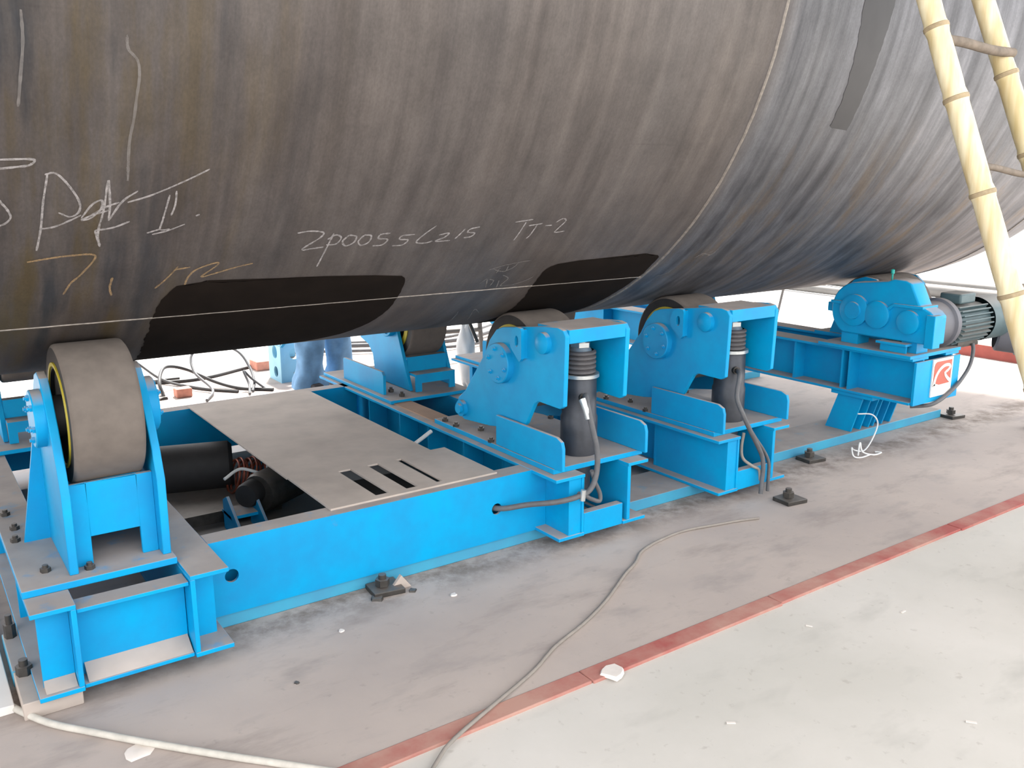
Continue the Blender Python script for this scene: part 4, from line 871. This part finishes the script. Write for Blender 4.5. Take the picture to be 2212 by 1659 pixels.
a = garment(leg_rings(-1, -0.04, -0.16), folds=0.17, seed=3); bq = garment(leg_rings(1, 0.10, 0.17), folds=0.17, seed=8)
a.add(bq.v, bq.f, True); a.build('trousers', 'trouser', pe)
garment([((0, 0.02, 0.86+0.07*k), 0.20+0.01*math.sin(k), 0.15) for k in range(9)]+[((0, 0.02, 1.47), 0.15, 0.11), ((0, 0.02, 1.52), 0.075, 0.075)], folds=0.03, seed=5).build('jacket', 'jacket', pe)
MB().lathe([(0.0, 0.085), (0.05, 0.105), (0.09, 0.10), (0.125, 0.07), (0.14, 0.0)], (px, py+0.03, FZ+1.70), (0, 0.25, 1), 24, caps=False).build('hair', 'hair', pe)
for sx, dy in ((-0.14, -0.05), (0.16, 0.03)):
    MB().prism([(px+sx-0.045, py+dy-0.14), (px+sx+0.045, py+dy-0.14), (px+sx+0.05, py+dy), (px+sx+0.04, py+dy+0.14), (px+sx-0.04, py+dy+0.14), (px+sx-0.05, py+dy)], 'z', FZ, FZ+0.075).build('shoe', 'shoe', pe, bevel=0.02)
# scaffold stand and white wrap behind
sf = thing('pipe_stand', (4.4, 7.2, FZ), 'grey tube trestle behind the gap left of the first jack stand', 'stand')
q = Pieces(); q.cyl((4.56, 7.0, FZ), (4.50, 7.0, 0.6), 0.022, 14); q.cyl((3.8, 7.0, FZ), (3.86, 7.0, 0.6), 0.022, 14); q.build('leg', 'pipe', sf)
q = Pieces(); q.cyl((3.84, 7.0, 0.225), (4.54, 7.0, 0.20), 0.024, 14); q.cyl((3.8, 7.0, 0.58), (4.55, 7.0, 0.58), 0.024, 14); q.build('crossbar', 'pipe', sf)
for k, (y, zz) in enumerate(((7.5, 0.02), (7.75, 0.03), (8.0, 0.02))):
    cable('hose', [fl(3.2, y+0.5, zz), fl(4.0, y+0.1, zz), fl(4.8, y-0.05, zz), fl(6.0, y+0.6, zz)], 0.016+0.006*(k == 1), 'hose', ('nearest thin grey hose behind the tube trestle', 'thicker middle grey hose behind the tube trestle', 'furthest thin grey hose behind the tube trestle')[k], 'hose', 'three hoses behind the tube trestle')
def blob(x, y, z, sx, sy, sz, mat, name, label, cat, seed=0):
    mb = MB(); n = 22; v = []; f = []; rnd = random.Random(seed); ph = [rnd.uniform(0, 6) for _ in range(5)]
    for j in range(12):
        a_ = PI*j/11
        for i in range(n):
            w = 2*PI*i/n; k = 1+0.12*math.sin(3*w+ph[0]+j)+0.08*math.sin(5*w+ph[1]-j*1.4)
            v.append((x+sx*k*math.sin(a_)*math.cos(w)+1e-4*i, y+sy*k*math.sin(a_)*math.sin(w), z+sz*math.cos(a_)*(1+0.06*math.sin(4*w+ph[2]))))
    for j in range(11):
        for i in range(n): f.append((j*n+i, j*n+(i+1) % n, (j+1)*n+(i+1) % n, (j+1)*n+i))
    mb.add(v, f, True); return tag(mb.build(name, mat), label, cat)
blob(3.72, 5.95, 0.22, 0.07, 0.08, 0.27, 'white_plastic', 'plastic_wrap', 'crumpled white plastic hanging behind the far roller stand', 'plastic wrap', 4)
tag(MB().tube([(3.66, 5.9, 0.62), (3.74, 5.86, 0.40), (3.77, 5.86, 0.33)], 0.014, 10).build('dark_bar', 'steel_dark'), 'thin dark bar stuck in the white plastic wrap', 'bar')
# pipes beyond on the right, a thin post
pg = 'long grey pipes lying across the bright floor on the right'
for k, (x, z, r, lab) in enumerate(((13.2, 0.10, 0.07, 'grey pipe furthest away behind the gearbox'), (12.2, 0.08, 0.09, 'grey pipe in the middle of the three behind the motor'), (11.2, 0.05, 0.06, 'grey pipe nearest of the three behind the motor'))):
    o = MB().cyl((x, 3.2, FZ+r), (x, 9.4, FZ+r), r, 20).build('pipe', 'pipe'); tag(o, lab, 'pipe', pg)
tag(MB().tube([(8.39, 6.63, FZ), (8.78, 6.75, 0.80)], 0.016, 10).build('thin_post', 'pipe'), 'thin leaning post between the second jack stand and the gearbox', 'post')
tag(MB().tube([(4.5, 6.4, FZ), (4.48, 6.42, 0.45)], 0.010, 8).build('thin_rod', 'steel_dark'), 'thin dark rod standing between the two jack stands', 'rod')
q = MB().box(8.38, 8.46, 3.2, 5.2, FZ, FZ+0.12).build('trim_2', 'red'); structure(q, 'red painted floor edge behind the motor')
# scraps on the floor
rubble(0.422, 2.535, 0.045, 'paper', 'torn pale paper scrap beside the thick cable at the lower left', 'scrap', 'paper_scrap', 0.12)
rubble(1.86, 2.05, 0.045, 'paper', 'pale flat stone chip lying on the red edge', 'stone chip', 'stone_chip', 0.3)
for ci, (x, y, s) in enumerate(((2.70, 1.88, 0.012), (3.10, 1.74, 0.013), (1.98, 1.63, 0.014), (2.6, 1.2, 0.016), (1.55, 1.62, 0.012))):
    a = random.uniform(0, 3); o = MB().box(-s, s, -s*0.28, s*0.28, 0, 0.003).build('wood_chip', 'paper'); o.location = (x, y, FZ-0.005); o.rotation_euler = (0, 0, a)
    tag(o, ('tiny pale chip close in front of the middle of the red edge', 'tiny pale chip furthest right on the pale floor', 'tiny pale chip on the pale floor a step in front of the stone chip', 'tiny pale chip near the lower right corner of the floor', 'tiny pale chip nearest the bottom centre of the floor')[ci], 'chip', 'pale chips on the front floor')
for x, y, s, lab in ((1.22, 2.86, 0.012, 'white speck on the floor in front of the tie beam'), (0.95, 2.62, 0.010, 'dark crumb on the floor right of the left bed end'), (1.72, 2.87, 0.016, 'yellowish crumb below the front tie beam')):
    rubble(x, y, s, 'paper' if 'dark' not in lab else 'steel_dark', lab, 'crumb', 'crumb')
for x, y, s in ((1.45, 3.02, 0.03), (1.52, 3.06, 0.022), (1.6, 3.0, 0.018)):
    o = rubble(x, y, s, 'steel_dark', 'dark lump of scale below the middle of the front tie beam', 'rubble', 'rubble'); o['group'] = 'dark lumps below the front tie beam'
